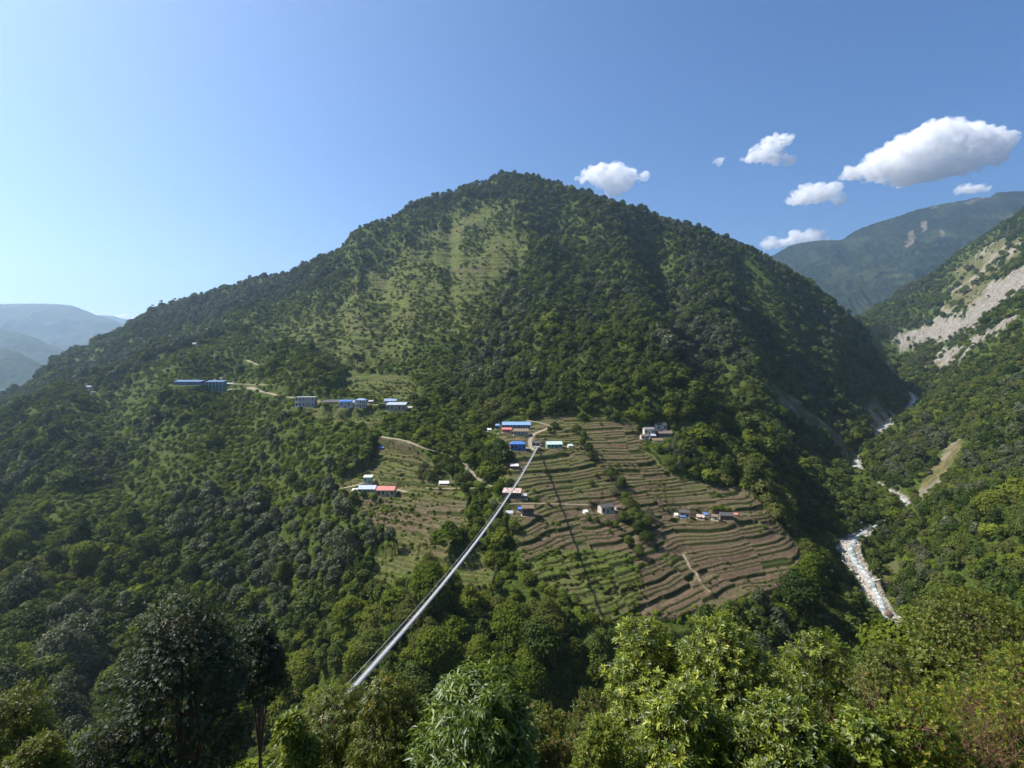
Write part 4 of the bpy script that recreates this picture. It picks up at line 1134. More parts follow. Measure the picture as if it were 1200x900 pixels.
# ------------------------------------------------------------------ the footbridge
M_STEEL = simple('galvanised_steel', (.40, .40, .41), .45, .5, .12, 2.0)
M_DECK = simple('steel_tread_plate', (.33, .33, .33), .8, .15, .16, 1.2)
M_CONC = simple('weathered_concrete', (.40, .38, .35), .9, .1, .2, .7)
def bridge():
    xf, yf, zf = find(630, 526, 300)
    # measured along the deck: rows of the photograph where it is seen
    BY = np.array([45, 85, 125, 153, 227, 300, yf]); 
    kx = (xf + 25.3) / (yf - 85.0)
    def bx(y): return xf + (y - yf) * kx
    BZ = np.array([-47.5, -53.1, -57.0, -59.9, -63.2, -64.6, zf + 1.2])
    pf = np.polyfit(BY, BZ, 3)
    ys = np.arange(45, yf + .1, 1.0); zs = np.polyval(pf, ys); xs = bx(ys)
    root = bpy.data.objects.new('suspension_bridge', None); COL.objects.link(root); root.location = (xs[0], ys[0], zs[0])
    tag(root, 'long narrow steel suspension footbridge crossing the gorge to the village', 'footbridge')
    O = np.array([xs[0], ys[0], zs[0]])
    n = np.array([1.0, -kx, 0]) / math.hypot(1, kx)        # across the deck
    C = np.stack([xs, ys, zs], 1) - O
    hw = .47
    def strip(profile, name, m_):
        prof = [(a, b) for a, b in profile]; k = len(prof)
        V = np.concatenate([C + n * a + np.array([0, 0, b]) for a, b in prof]); N = len(C); Fq = []
        for j in range(k):
            j2 = (j + 1) % k
            a = np.arange(N - 1) + j * N; b = np.arange(N - 1) + j2 * N
            Fq.append(np.stack([a, a + 1, b + 1, b], 1))
        return link(name, mesh_np(name, V, np.concatenate(Fq), m_), root)
    strip([(-hw * .82, 0), (hw * .82, 0), (hw * .82, -.09), (-hw * .82, -.09)], 'deck', M_DECK)
    for s in (-1, 1):
        for zz, rr in ((1.15, .028), (-.02, .035)):
            strip([(s * hw - rr, zz - rr), (s * hw + rr, zz - rr), (s * hw + rr, zz + rr), (s * hw - rr, zz + rr)], 'cable', M_STEEL)
        V = []; Fs = []
        for i in range(0, len(C) - 1):
            for f in (0, .5):
                p = C[i] * (1 - f) + C[i + 1] * f + n * s * hw; q = .009
                b = len(V); V += [p + (0, -q, 0), p + (0, q, 0), p + (0, q, 1.15), p + (0, -q, 1.15)]; Fs.append((b, b + 1, b + 2, b + 3))
        for zz in (.3, .6, .9):
            for i in range(len(C) - 1):
                p, p2 = C[i] + n * s * hw, C[i+1] + n * s * hw
                b = len(V); V += [p + (0, 0, zz), p2 + (0, 0, zz), p2 + (0, 0, zz + .015), p + (0, 0, zz + .015)]; Fs.append((b, b+1, b+2, b+3))
        V = np.array(V)
        link('side_net', mesh_np('side_net', V, np.array(Fs), M_STEEL), root)
    V = []; Fs = []
    for i in range(0, len(C), 2):
        p = C[i]; b = len(V)
        for dy in (-.05, .05):
            for a, zz in ((-hw, -.1), (hw, -.1), (hw, -.2), (-hw, -.2)): V.append(p + n * a + np.array([0, dy, zz]))
        Fs += [(b, b+1, b+2, b+3), (b+4, b+7, b+6, b+5), (b, b+4, b+5, b+1), (b+3, b+2, b+6, b+7)]
    link('cross_beams', mesh_np('cross_beams', np.array(V), np.array(Fs), M_STEEL), root)
    # wind guy at the far end: portal and anchor block
    for end, nm in ((len(C) - 1, 'portal'), (0, 'portal')):
        p = C[end]; V = []; Fs = []
        for s in (-1, 1):
            c = p + n * s * 1.15; box(V, Fs, c[0] - .3, c[0] + .3, c[1] - .3, c[1] + .3, c[2] - 2.5, c[2] + 3.0)
        c = p; box(V, Fs, c[0] - 1.5, c[0] + 1.5, c[1] - .22, c[1] + .22, c[2] + 3.003, c[2] + 3.4)
        part(nm, V, Fs, M_CONC, root)
        V = []; Fs = []; box(V, Fs, p[0] - 2.2, p[0] + 2.2, p[1] + (.35 if end else -4.5), p[1] + (4.5 if end else -.35), p[2] - 2.5, p[2] - .05); part('anchor_block', V, Fs, M_CONC, root)
bridge()

# ------------------------------------------------------------------ river
def river():
    m, nt = mat('river_water')
    g = nd(nt, 'ShaderNodeNewGeometry').outputs['Position']
    n = noise(nt, .22, 6, g, .75); n2 = noise(nt, 2.2, 4, g)
    foam = ramp(nt, n, [(.36, (.10, .125, .115)), (.48, (.30, .34, .32)), (.60, (.64, .67, .65))])
    bsdf(nt, foam, .25, .5, n2, .8, .3)
    k = RIV[:, 1] > 120
    p = RIV[k]
    p = smooth_line(p, 2.0)
    off = (fbm(np.arange(len(p)) * 2.0, np.zeros(len(p)), 40, 2, 5) - .5) * 1.1 * p[:, 3]
    bwid = p[:, 3]
    t = np.gradient(p[:, :2], axis=0); t /= np.linalg.norm(t, axis=1, keepdims=True)
    nn = np.stack([-t[:, 1], t[:, 0]], 1); w = np.minimum(bwid * .24, 2.0) + 1.0 * (fbm(np.arange(len(p)) * 2.0, np.ones(len(p)), 14, 2, 9))
    V = []
    cols = np.linspace(-1, 1, 7)
    for c in cols:
        xy = p[:, :2] + nn * (off + c * w)[:, None]
        z = p[:, 2] + .25 + .5 * (fbm(xy[:, 0], xy[:, 1], 3.0, 3, 44) - .5) - .6 * c ** 4
        V.append(np.c_[xy, z])
    N = len(p); V = np.concatenate(V); Fq = []
    for j in range(6):
        a = np.arange(N - 1) + j * N; Fq.append(np.stack([a, a + N, a + N + 1, a + 1], 1))
    o = link('river', mesh_np('river', V, np.concatenate(Fq), m, smooth=True)); tag(o, kind='structure')
river()

M_ROCK = simple('river_rock', (.36, .33, .29), .85, .2, .28, .9, .4)
def rock_mesh(seed, m_):
    import bmesh
    bm = bmesh.new(); bmesh.ops.create_icosphere(bm, subdivisions=3, radius=1.0)
    r = np.random.default_rng(seed); cuts = rand_unit(9, r); lim = r.uniform(.55, .85, 9)
    for v in bm.verts:
        p = np.array(v.co)
        for c, l in zip(cuts, lim):
            d = p @ c
            if d > l: p = p - c * (d - l) * .9
        p = p * (1 + .10 * (vnoise(p[0] * 3 + 9, p[1] * 3 + p[2] * 2, seed) - .5))
        v.co = p * np.array([1, .85, .62])
    me = bpy.data.meshes.new('rock'); bm.to_mesh(me); bm.free(); me.materials.append(m_); return me
ROCKS = [rock_mesh(s_, M_ROCK) for s_ in range(4)]
def boulders():
    n = 15000
    i = rng.integers(0, len(RIV) - 1, n); f = rng.random(n)[:, None]
    p = RIV[i] * (1 - f) + RIV[i + 1] * f
    k = (p[:, 1] > 240) & (p[:, 3] > 3); p = p[k]; n = len(p)
    a = rng.uniform(0, 6.28, n); d = np.abs(rng.normal(0, 1, n)) * p[:, 3] * .62
    x = p[:, 0] + np.cos(a) * d; y = p[:, 1] + np.sin(a) * d
    z = land(x, y); s = rng.uniform(.45, 1.4, n) * np.where(rng.random(n) < .09, 2.3, 1)
    forest_object('river_stones', ROCKS, np.stack([x, y, z - .1 * s], 1), rng.integers(0, 4, n), s[:, None] * rng.uniform(.7, 1.3, (n, 3)), np.stack([rng.normal(0, .2, n), rng.normal(0, .2, n), rng.uniform(0, 6, n)], 1))
    RM = rock_mesh(21, simple('brown_rock', (.22, .15, .115), .9, .15, .3, .8, .4))
    for px, py, s, me, lab in ((1040, 722, 4.2, RM, 'large reddish-brown boulder at the lowest visible river bend'), (996, 641, 2.6, ROCKS[0], 'pale boulder splitting the white water at the upper bend'),
                          (998, 674, 2.4, ROCKS[1], 'pinkish boulder on the left bank of the rapids'), (1016, 668, 2.2, ROCKS[2], 'pale boulder at the right edge of the rapids'),
                          (1006, 694, 3.0, ROCKS[3], 'long pale slab of rock below the rapids'), (1062, 586, 2.6, ROCKS[1], 'pale boulder in the gravel bar of the middle bend'),
                          (1008, 612, 2.3, ROCKS[2], 'pale boulder at the head of the rapids'), (1046, 744, 3.0, ROCKS[0], 'pale slab beside the reddish-brown boulder')):
        x, y, z = find(px, py, 240)
        o = link('boulder', me, None, (x, y, z + .2 * s), rng.uniform(0, 6)); o.scale = (s, s * .8, s)
        tag(o, lab, 'boulder')
boulders()
# ------------------------------------------------------------------ far mountains and the air
def far_forest(name, c0, c1, c2, sc, rocky=0.0):
    m, nt = mat(name)
    g = nd(nt, 'ShaderNodeNewGeometry').outputs['Position']
    n = noise(nt, sc, 6, g, .65); n2 = noise(nt, sc * .12, 4, g); n3 = noise(nt, sc * .05, 3, g)
    c = ramp(nt, n, [(.34, c0), (.52, c1), (.7, c2)])
    c = mix(nt, ramp(nt, n2, [(.48, (0, 0, 0)), (.66, (.7, .7, .7))]), c, (.05, .062, .024))
    if rocky:
        rr = nd(nt, 'ShaderNodeMath', operation='MULTIPLY'); nt.links.new(attr(nt, 'cliff'), rr.inputs[0]); nt.links.new(ramp(nt, n3, [(.35, (.3, .3, .3)), (.6, (1, 1, 1))]), rr.inputs[1])
        c = mix(nt, rr.outputs[0], c, (.15, .13, .10))
        c = mix(nt, attr(nt, 'meadow'), c, (.055, .07, .028))
    bsdf(nt, c, .95, .05, n, .9, 12)
    return m
def far_range(name, sil, Y0, y0row, Y1, m_, seed, amp, tree, step, cliffs=(), meadows=(), back=900):
    px0, px1 = sil[0][0], sil[-1][0]
    nu = int((px1 - px0) / F * Y1 / step); us = np.linspace(px0, px1, nu)
    vs = np.concatenate([np.linspace(0, 1, int((Y1 - Y0) / step)), 1 + np.arange(1, 14) / 13.0])
    U, V = np.meshgrid(us, vs, indexing='ij')
    top = pchip([a for a, b in sil], [b for a, b in sil], us)
    ztop = ((HZ - top) / F * Y1)[:, None]; z0 = (HZ - y0row) / F * Y0
    Yg = np.where(V <= 1, Y0 + (Y1 - Y0) * V, Y1 + (V - 1) * back)
    X = (U - 600) / F * (Y1 * .55 + Yg * .45)
    prof = np.where(V <= 1, .55 * V + .45 * V ** 1.8, 1 - (V - 1) * .9)
    Zs = z0 + (ztop - z0) * prof
    env = np.clip(np.sin(np.pi * np.clip(V, 0, 1)), 0, 1) ** .7
    Zs = Zs + amp * env * (fbm(X, Yg, 1100, 5, seed, rid=True) - .62) * 2 + amp * .6 * env * (fbm(X, Yg, 330, 4, seed + 7, rid=True) - .6) * 2
    Zs = Zs + tree * (fbm(X, Yg, tree * 2.2, 2, seed + 3) - .3)
    # keep the skyline where the photograph has it: slide columns across, not up
    X = (U - 600) / F * Yg * .45 + (U - 600) / F * Y1 * .55
    a, b = len(us), len(vs); idx = np.arange(a * b).reshape(a, b)
    f = np.stack([idx[:-1, :-1], idx[1:, :-1], idx[1:, 1:], idx[:-1, 1:]], -1).reshape(-1, 4)
    x, y, z = X.ravel(), Yg.ravel(), Zs.ravel()
    me = mesh_np(name, np.stack([x, y, z], 1), f, m_, smooth=True)
    if cliffs or meadows:
        px, py = px_of(x, y, z); px = px + 8 * (fbm(x, y, 60, 3, 4) - .5); py = py + 8 * (fbm(x, y, 60, 3, 6) - .5)
        c = np.zeros(len(x)); mdw = np.zeros(len(x))
        for pl in cliffs: c[in_poly(px, py, pl)] = 1
        for pl in meadows: mdw[in_poly(px, py, pl)] = 1
        for nm, v in (('cliff', c), ('meadow', mdw)):
            at = me.attributes.new(nm, 'FLOAT', 'POINT'); at.data.foreach_set('value', v.astype(np.float32))
    o = link(name, me); tag(o, kind='structure'); return o
mf = far_forest('far_forest_cover', (.004, .009, .006), (.015, .027, .013), (.05, .064, .03), .035, 1.0)
far_range('mountain', [(820,352),(860,325),(885,310),(910,297),(930,287),(960,282),(985,281),(1000,272),(1014,266),(1034,259),(1054,253),(1075,246),(1095,241),(1125,236),(1145,232),(1160,231),(1169,226),(1200,224),(1240,216),(1320,190),(1450,160)],
          2500, 470, 4500, mf, 310, 150, 11, 6.5,
          cliffs=[[(1078,262),(1083,258),(1086,266),(1080,275)],[(1103,268),(1107,270),(1107,278),(1102,276)],[(1063,280),(1070,268),(1072,284),(1060,290)],[(1090,243),(1096,240),(1100,243),(1092,245)],[(1128,238),(1140,233),(1158,230),(1140,238)]],
          meadows=[[(1002,322),(1014,318),(1026,322),(1016,330),(1004,330)],[(1036,322),(1068,320),(1068,323),(1040,325)],[(1046,332),(1060,330),(1060,335),(1048,336)]])
ml = far_forest('left_hill_cover', (.014, .028, .012), (.032, .050, .020), (.07, .09, .035), .04)
far_range('hill', [(-260,330),(-150,345),(-60,352),(0,356.5),(40,356),(80,357.5),(100,364),(115,370),(130,374),(150,384),(175,396),(230,414),(320,440)], 3600, 500, 6200, ml, 330, 190, 12, 16)
far_range('hill', [(-260,365),(-120,372),(-40,380),(0,385.5),(18,390),(40,396),(58,404),(80,412),(110,424),(160,446),(260,480)], 2700, 505, 4000, ml, 340, 120, 11, 10)
far_range('hill', [(-260,388),(-120,394),(-40,402),(0,408),(20,413),(36,421),(52,430),(75,445),(110,466),(200,510)], 1900, 560, 2900, ml, 350, 90, 10, 8)
far_range('hill', [(-100,380),(40,375),(90,371),(118,369.5),(135,371),(152,375),(175,373),(205,378),(260,384)], 7000, 440, 8600, ml, 360, 120, 14, 30, back=400)
# valley floor out to the horizon
me = bpy.data.meshes.new('ground')
nr = 48; V = [(0, 900, -420)]; Fs = []
for k_ in range(nr):
    a = 2 * math.pi * k_ / nr; V.append((9400 * math.cos(a), 900 + 8000 * math.sin(a), -420))
for k_ in range(nr): Fs.append((0, 1 + k_, 1 + (k_ + 1) % nr))
me.from_pydata(V, [], Fs); me.materials.append(ml); tag(link('ground', me), kind='structure')

# the air: a closed box of thin even haze
m, nt = mat('air')
pv = nd(nt, 'ShaderNodeVolumePrincipled'); pv.inputs['Color'].default_value = (.60, .79, 1.0, 1)
pv.inputs['Density'].default_value = 9e-5; pv.inputs['Anisotropy'].default_value = .6
o_ = nd(nt, 'ShaderNodeOutputMaterial'); nt.links.new(pv.outputs[0], o_.inputs['Volume'])
V = []; Fs = []; box(V, Fs, -9500, 9500, -7200, 9200, -422, 1480)
hz = part('haze', V, Fs, m, None); tag(hz, kind='stuff')

# ------------------------------------------------------------------ clouds, beyond and above the haze
def cloud_material():
    m, nt = mat('cloud_vapour')
    pv = nd(nt, 'ShaderNodeVolumePrincipled'); pv.inputs['Color'].default_value = (1, 1, 1, 1); pv.inputs['Anisotropy'].default_value = .1
    g = nd(nt, 'ShaderNodeNewGeometry').outputs['Position']
    n = noise(nt, .0058, 6, g, .68)
    r = nd(nt, 'ShaderNodeMapRange'); r.inputs['From Min'].default_value = .40; r.inputs['From Max'].default_value = .72; r.inputs['To Min'].default_value = 0; r.inputs['To Max'].default_value = CLD
    nt.links.new(n, r.inputs['Value']); nt.links.new(r.outputs[0], pv.inputs['Density'])
    o = nd(nt, 'ShaderNodeOutputMaterial'); nt.links.new(pv.outputs[0], o.inputs['Volume'])
    return m
CLD = .020
MC = cloud_material()
def cloud(label, blobs, Y=11000, seed=1, rot=0):
    import bmesh
    s = Y / F; bm = bmesh.new(); r = np.random.default_rng(seed)
    cx = np.mean([b[0] for b in blobs]); cy = np.mean([b[1] for b in blobs])
    c0 = Vector(((cx - 600) * s, Y, (HZ - cy) * s))
    for (px, py, rx, ry) in blobs:
        rx *= 1.18; ry *= 1.2
        for k in range(9):
            if k == 0: d = np.zeros(3); q = .80
            else: d = rand_unit(1, r)[0]; d[2] = abs(d[2]) * .9 - .25; q = r.uniform(.30, .52)
            M_ = Matrix.Translation((((px - cx) + d[0] * rx * .8) * s, d[1] * rx * s * .6, ((cy - py) + d[2] * ry * .85) * s)) @ Matrix.Diagonal((rx * q * s, rx * q * s * .9, ry * q * s * 1.05, 1))
            bmesh.ops.create_icosphere(bm, subdivisions=3, radius=1.0, matrix=M_)
    me = bpy.data.meshes.new('cloud'); bm.to_mesh(me); bm.free(); me.materials.append(MC)
    o = link('cloud', me, None, c0)
    rm = o.modifiers.new('merge', 'REMESH'); rm.mode = 'VOXEL'; rm.voxel_size = 1.3 * s
    tx = bpy.data.textures.new('puffs', 'CLOUDS'); tx.noise_scale = 7 * s; tx.noise_depth = 4
    dm = o.modifiers.new('puffs', 'DISPLACE'); dm.texture = tx; dm.strength = 14 * s; dm.mid_level = .52; dm.texture_coords = 'GLOBAL'
    tag(o, label, 'cloud')
    return o
cloud('compact white cumulus standing just right of the summit', [(712,207,22,13),(700,205,15,11),(728,211,18,14),(690,205,10,6),(722,222,14,8),(684,208,8,4),(752,207,9,4),(720,198,12,8)], seed=2)
cloud('ragged small cloud left of and above the large cumulus', [(905,168,15,6),(918,163,13,5),(896,177,14,5),(912,186,13,6),(922,189,10,5),(886,184,12,5),(878,187,8,4)], seed=3)
cloud('tiny wisp left of the ragged small cloud', [(841,189,5,4),(845,186,4,3)], seed=4)
cloud('largest cumulus, at the upper right above the far mountain', [(1000,203,14,8),(1020,200,18,13),(1045,190,24,20),(1070,180,32,25),(1100,172,34,25),(1130,168,34,23),(1155,170,24,21),(1168,180,14,15),(1090,198,30,14),(1060,205,24,12),(1120,190,28,14)], seed=5)
cloud('rounded white cloud at the lower left end of the largest cumulus', [(942,230,15,9),(955,227,19,12),(970,225,15,11),(932,236,10,5),(978,232,8,6)], seed=6, Y=9900)
cloud('tiny puff right of the rounded white cloud', [(985,237,7,4),(989,235,5,3)], seed=7, Y=9900)
cloud('small flat cloud under the right end of the largest cumulus', [(1135,221,13,5),(1146,222,12,4),(1128,220,8,3)], seed=8, Y=9500)
cloud('small puff touching the skyline left of the far mountain', [(905,285,11,7),(898,287,8,5),(915,287,8,4)], seed=9)
cloud('low white cloud resting on the far mountain skyline', [(938,279,13,8),(952,276,12,7),(928,284,9,5),(962,281,8,4)], seed=10)
cloud('faint low cloud on the horizon at the far left', [(146,373,8,3),(154,374,6,2)], Y=14000, seed=11)
# ------------------------------------------------------------------ the near shrubs
def leaf_material(name, stops, trans=.35, gloss=.05, rough=.45):
    m, nt = mat(name)
    t = attr(nt, 'tone')
    c = ramp(nt, t, stops)
    d = nd(nt, 'ShaderNodeBsdfDiffuse'); nt.links.new(c, d.inputs[0])
    tr = nd(nt, 'ShaderNodeBsdfTranslucent'); nt.links.new(mix(nt, .6, c, (.22, .30, .02)), tr.inputs[0])
    s = nd(nt, 'ShaderNodeMixShader'); s.inputs[0].default_value = trans
    nt.links.new(d.outputs[0], s.inputs[1]); nt.links.new(tr.outputs[0], s.inputs[2])
    g = nd(nt, 'ShaderNodeBsdfGlossy'); g.inputs['Roughness'].default_value = rough
    s2 = nd(nt, 'ShaderNodeMixShader'); s2.inputs[0].default_value = gloss
    nt.links.new(s.outputs[0], s2.inputs[1]); nt.links.new(g.outputs[0], s2.inputs[2])
    o = nd(nt, 'ShaderNodeOutputMaterial'); nt.links.new(s2.outputs[0], o.inputs[0])
    return m

def leafy(name, m_, lobes, nspr, nleaf, ll, lw, seed, spread=(.5, 1.25), droop=.35, up=.5, tone=(.1, .9), inner=.35, length=.0):
    """leaves in whorls at twig ends spread through overlapping lobes (x, y, z, rx, rz), all in metres from the foot of the shrub"""
    r = np.random.default_rng(seed); L = np.array(lobes, float)
    li = r.choice(len(L), nspr, p=(L[:, 3] ** 2) / (L[:, 3] ** 2).sum())
    d = rand_unit(nspr, r); d[:, 2] = np.where(d[:, 2] < -.5, -d[:, 2], d[:, 2])
    rad = 1 - inner * r.random(nspr) ** 1.6 + .06 * r.normal(size=nspr)
    sc = np.stack([L[li, 3], L[li, 3], L[li, 4]], 1)
    # knobbly outline: small boughs swell and sink
    kn = 1 + .22 * (vnoise(d[:, 0] * 2.6 + li * 3.1, d[:, 1] * 2.6 + d[:, 2] * 2.1 + li, seed) - .5) * 2
    P0 = L[li, :3] + d * sc * (rad * kn)[:, None]
    keep = np.ones(nspr, bool)
    for j in range(len(L)):
        q = (P0 - L[j, :3]) / np.array([L[j, 3], L[j, 3], L[j, 4]])
        keep &= ~((np.linalg.norm(q, axis=1) < .55) & (li != j))
    P0 = P0[keep]; d = d[keep]; n = len(P0)
    A = d + rand_unit(n, r) * .45 + np.array([0, 0, up]); A /= np.linalg.norm(A, axis=1, keepdims=True)
    U = np.cross(A, rand_unit(n, r)); U /= np.linalg.norm(U, axis=1, keepdims=True); W = np.cross(A, U)
    ph = (np.arange(nleaf) * 2.399)[None, :] + r.uniform(0, 6.28, (n, 1)) + r.normal(0, .25, (n, nleaf))
    e = spread[0] + (spread[1] - spread[0]) * r.random((n, nleaf))
    back = np.linspace(0, 1, nleaf)[None, :, None] * ll * (.9 + length)
    D = A[:, None] * np.cos(e)[..., None] + (U[:, None] * np.cos(ph)[..., None] + W[:, None] * np.sin(ph)[..., None]) * np.sin(e)[..., None]
    S = A[:, None] * np.sin(e)[..., None] * -1 + (U[:, None] * np.cos(ph)[..., None] + W[:, None] * np.sin(ph)[..., None]) * np.cos(e)[..., None]
    N = -S                                    # leaf's upper face looks along the twig
    T = np.cross(D, N)
    O = P0[:, None] - A[:, None] * back
    s = (r.uniform(.65, 1.2, (n, nleaf)) * ll)[..., None]; w = s * (lw / ll)
    dr = np.array([0, 0, -1.0]) * s * droop
    base = O; mL = O + D * s * .48 + T * w + dr * .12; mR = O + D * s * .48 - T * w + dr * .12; mc = O + D * s * .5 - N * w * .38 + dr * .12; tip = O + D * s + dr * .75
    V = np.stack([base, mL, mR, mc, tip], 2).reshape(-1, 3)
    k = np.arange(n * nleaf)[:, None] * 5
    Fc = np.concatenate([k + np.array([0, 3, 1]), k + np.array([0, 2, 3]), k + np.array([1, 3, 4]), k + np.array([3, 2, 4])], 1).reshape(-1, 3)
    me = mesh_np(name, V, Fc, m_)
    tn = np.clip(r.uniform(tone[0], tone[1], (n, 1)) + r.normal(0, .10, (n, nleaf)), 0, 1)
    a = me.attributes.new('tone', 'FLOAT', 'FACE'); a.data.foreach_set('value', np.repeat(tn.ravel(), 4).astype(np.float32))
    return me, P0, A

def boughs(name, P0, lobes, seed, r0, bark, foot=(0, 0, -1.5), frac=.12, twig=.006, k=5):
    r = np.random.default_rng(seed); V = []; Fs = []
    L = np.array(lobes, float)
    zc = L[:, 2].min() - L[:, 4].max() * .6
    fork = np.array([0, 0, max(zc * .5, .2)])
    tube(V, Fs, foot, fork, r0 * 1.15, r0 * .9, 7)
    for l in L:
        mid = fork * .45 + l[:3] * .55 + r.normal(0, .08, 3) * l[3] + np.array([0, 0, -.1 * l[4]])
        tube(V, Fs, fork, mid, r0 * .55, r0 * .4, 6); tube(V, Fs, mid, l[:3], r0 * .4, r0 * .24, 5)
    m_ = r.random(len(P0)) < frac
    for p in P0[m_]:
        j = np.argmin(np.linalg.norm(L[:, :3] - p, axis=1)); c = L[j, :3]
        q = c * .5 + p * .5 + r.normal(0, .06, 3) * L[j, 3]; q[2] -= .08 * L[j, 4]
        tube(V, Fs, c, q, r0 * .16, twig * 1.8, 4); tube(V, Fs, q, p, twig * 1.8, twig, 3)
    return mesh_np(name, np.array(V), np.array(Fs), bark)

LM_RHO = leaf_material('glossy_whorled_leaf', [(0, (.036, .056, .008)), (.4, (.09, .125, .013)), (.75, (.19, .235, .02)), (1, (.36, .38, .035))], .32, .035)
LM_LONG = leaf_material('long_lanceolate_leaf', [(0, (.035, .065, .008)), (.5, (.08, .125, .012)), (1, (.16, .22, .022))], .38, .04)
LM_DARK = leaf_material('dark_glossy_leaf', [(0, (.008, .018, .008)), (.6, (.016, .030, .012)), (1, (.075, .095, .040))], .15, .03, .5)  # the palest tone puts sunlit leaves into the colour
LM_OLIV = leaf_material('olive_leaf', [(0, (.034, .048, .008)), (.5, (.085, .105, .014)), (.9, (.15, .165, .024)), (1, (.20, .11, .02))], .32, .025)
LM_YEL = leaf_material('yellowing_leaf', [(0, (.04, .065, .010)), (.5, (.09, .13, .014)), (.82, (.21, .24, .02)), (.97, (.36, .33, .03)), (1, (.30, .20, .03))], .42, .02)
LM_LIME = leaf_material('lime_leaf', [(0, (.06, .09, .012)), (.5, (.13, .17, .018)), (1, (.25, .26, .03))], .45, .02)
LM_RED = leaf_material('reddish_leaf', [(0, (.04, .06, .010)), (.7, (.095, .11, .020)), (.9, (.14, .08, .02)), (1, (.22, .10, .02))], .32, .02)
BK1 = simple('shrub_bark', (.12, .085, .06), .9, .1, .3, 6.0)
BK2 = simple('reddish_twig', (.20, .11, .075), .9, .1, .3, 8.0)

def near_plant(kindname, cat, label, px, top, bottom, wpx, Y, m_, nspr, nleaf, ll, lw, seed, nl=7, r0=.10, bark=BK1, group=None, base=None, shape=1.0, **kw):
    s = Y / F
    x = (px - 600) * s; zt = (HZ - top) * s; zb = (HZ - bottom) * s; W = wpx * s
    g = float(land(np.array([x]), np.array([float(Y)]))[0])
    zg = min(g, zb - .3)
    root = bpy.data.objects.new(kindname, None); COL.objects.link(root); root.location = (x, Y, zg)
    tag(root, label, cat, group)
    H = zt - zb; r = np.random.default_rng(seed + 900); lobes = []
    for i in range(nl):
        t = (i + .5) / nl
        a = i * 2.399 + r.uniform(-.4, .4)
        prof = math.sin(math.pi * min(.90, .20 + .66 * t)) ** .5
        rr = W * r.uniform(.22, .33) * (.8 + .4 * prof)
        rho = max(W / 2 * prof * shape - rr * .9, 0) * r.uniform(.7, 1.0)
        rz = min(rr * r.uniform(.8, 1.05), H * .34)
        zz = zb - zg + rz * .7 + (H - 1.7 * rz) * t
        lobes.append((math.cos(a) * rho, math.sin(a) * rho * .9, zz, rr, rz))
    lobes[-1] = (lobes[-1][0] * .8, 0, H + zb - zg - lobes[-1][4] * .92, lobes[-1][3], lobes[-1][4])
    me, P0, A = leafy('crown', m_, lobes, nspr, nleaf, ll, lw, seed, **kw)
    link('crown', me, root)
    link('trunk' if cat == 'tree' else 'branches', boughs('branches', P0, lobes, seed, r0, bark), root)
    return root

# left: the big dark tree, the slender one beside it, and the low growth in the corner
near_plant('broadleaf_tree', 'tree', 'tall dark evergreen tree with silvery-lit leaf tips at the lower left', 214, 700, 940, 158, 36, LM_DARK, 12000, 7, .25, .05, 1, nl=18, r0=.28, tone=(0, 1), spread=(.6, 1.4), up=.3)
near_plant('broadleaf_tree', 'tree', 'slender dark tree with a bare trunk right of the tall dark evergreen', 305, 724, 822, 70, 42, LM_DARK, 3200, 7, .25, .055, 2, nl=8, r0=.17, tone=(.1, 1), spread=(.6, 1.4), up=.3)
near_plant('broadleaf_tree', 'tree', 'dark leafy tree cut by the bottom left corner', 12, 808, 960, 110, 24, LM_OLIV, 4200, 7, .16, .03, 3, nl=9, r0=.16, tone=(0, .8))
near_plant('shrub', 'shrub', 'pale-leaved shrub below the dark tree in the bottom left corner', 40, 862, 960, 80, 17, LM_OLIV, 1800, 7, .13, .025, 31, nl=6, r0=.08, tone=(.3, 1))
near_plant('broadleaf_tree', 'tree', 'shadowed tree between the tall dark evergreen and the bottom edge', 120, 850, 960, 100, 33, LM_DARK, 2600, 7, .22, .04, 32, nl=8, r0=.2, tone=(0, .8))
near_plant('shrub', 'shrub', 'dull olive shrub with narrow drooping leaves left of the near bridge end', 392, 806, 990, 150, 19, LM_OLIV, 5200, 8, .19, .026, 4, nl=12, r0=.11, droop=.7, up=.1, tone=(0, .9))
near_plant('shrub', 'shrub', 'brown-flecked olive shrub at the near bridge end', 462, 796, 990, 110, 17, LM_OLIV, 3800, 8, .17, .026, 41, nl=10, r0=.10, droop=.6, up=.1, tone=(.05, 1))
near_plant('shrub', 'shrub', 'bright green shrub with broad leaves at the bottom beside the slender tree', 345, 838, 980, 60, 16, LM_LIME, 1100, 7, .17, .045, 42, nl=5, r0=.07)
near_plant('shrub', 'shrub', 'fresh green shrub with long willow-like leaves at bottom centre', 556, 783, 1010, 165, 10.5, LM_LONG, 2900, 9, .21, .024, 5, nl=11, r0=.07, droop=.55, up=.45, tone=(.1, 1), spread=(.5, 1.5))
near_plant('shrub', 'shrub', 'fine-leaved brownish green shrub right of the willow-leaved one', 632, 828, 990, 84, 15, LM_OLIV, 4200, 8, .09, .017, 6, nl=9, r0=.06, tone=(.2, 1))
near_plant('shrub', 'shrub', 'low lime green shrub at the bottom edge left of the whorl-leaved trees', 703, 842, 990, 90, 12.5, LM_LIME, 3000, 7, .085, .018, 7, nl=9, r0=.05, tone=(0, .9))
near_plant('shrub', 'shrub', 'rusty brown and green shrub behind the low lime green one', 690, 815, 990, 100, 20, LM_RED, 3600, 7, .11, .022, 71, nl=9, r0=.07, tone=(0, .9))
near_plant('shrub', 'shrub', 'small shrub with orange-brown leaves at the bottom edge', 648, 868, 990, 60, 11, LM_RED, 1300, 7, .08, .018, 72, nl=6, r0=.04, tone=(.3, 1))
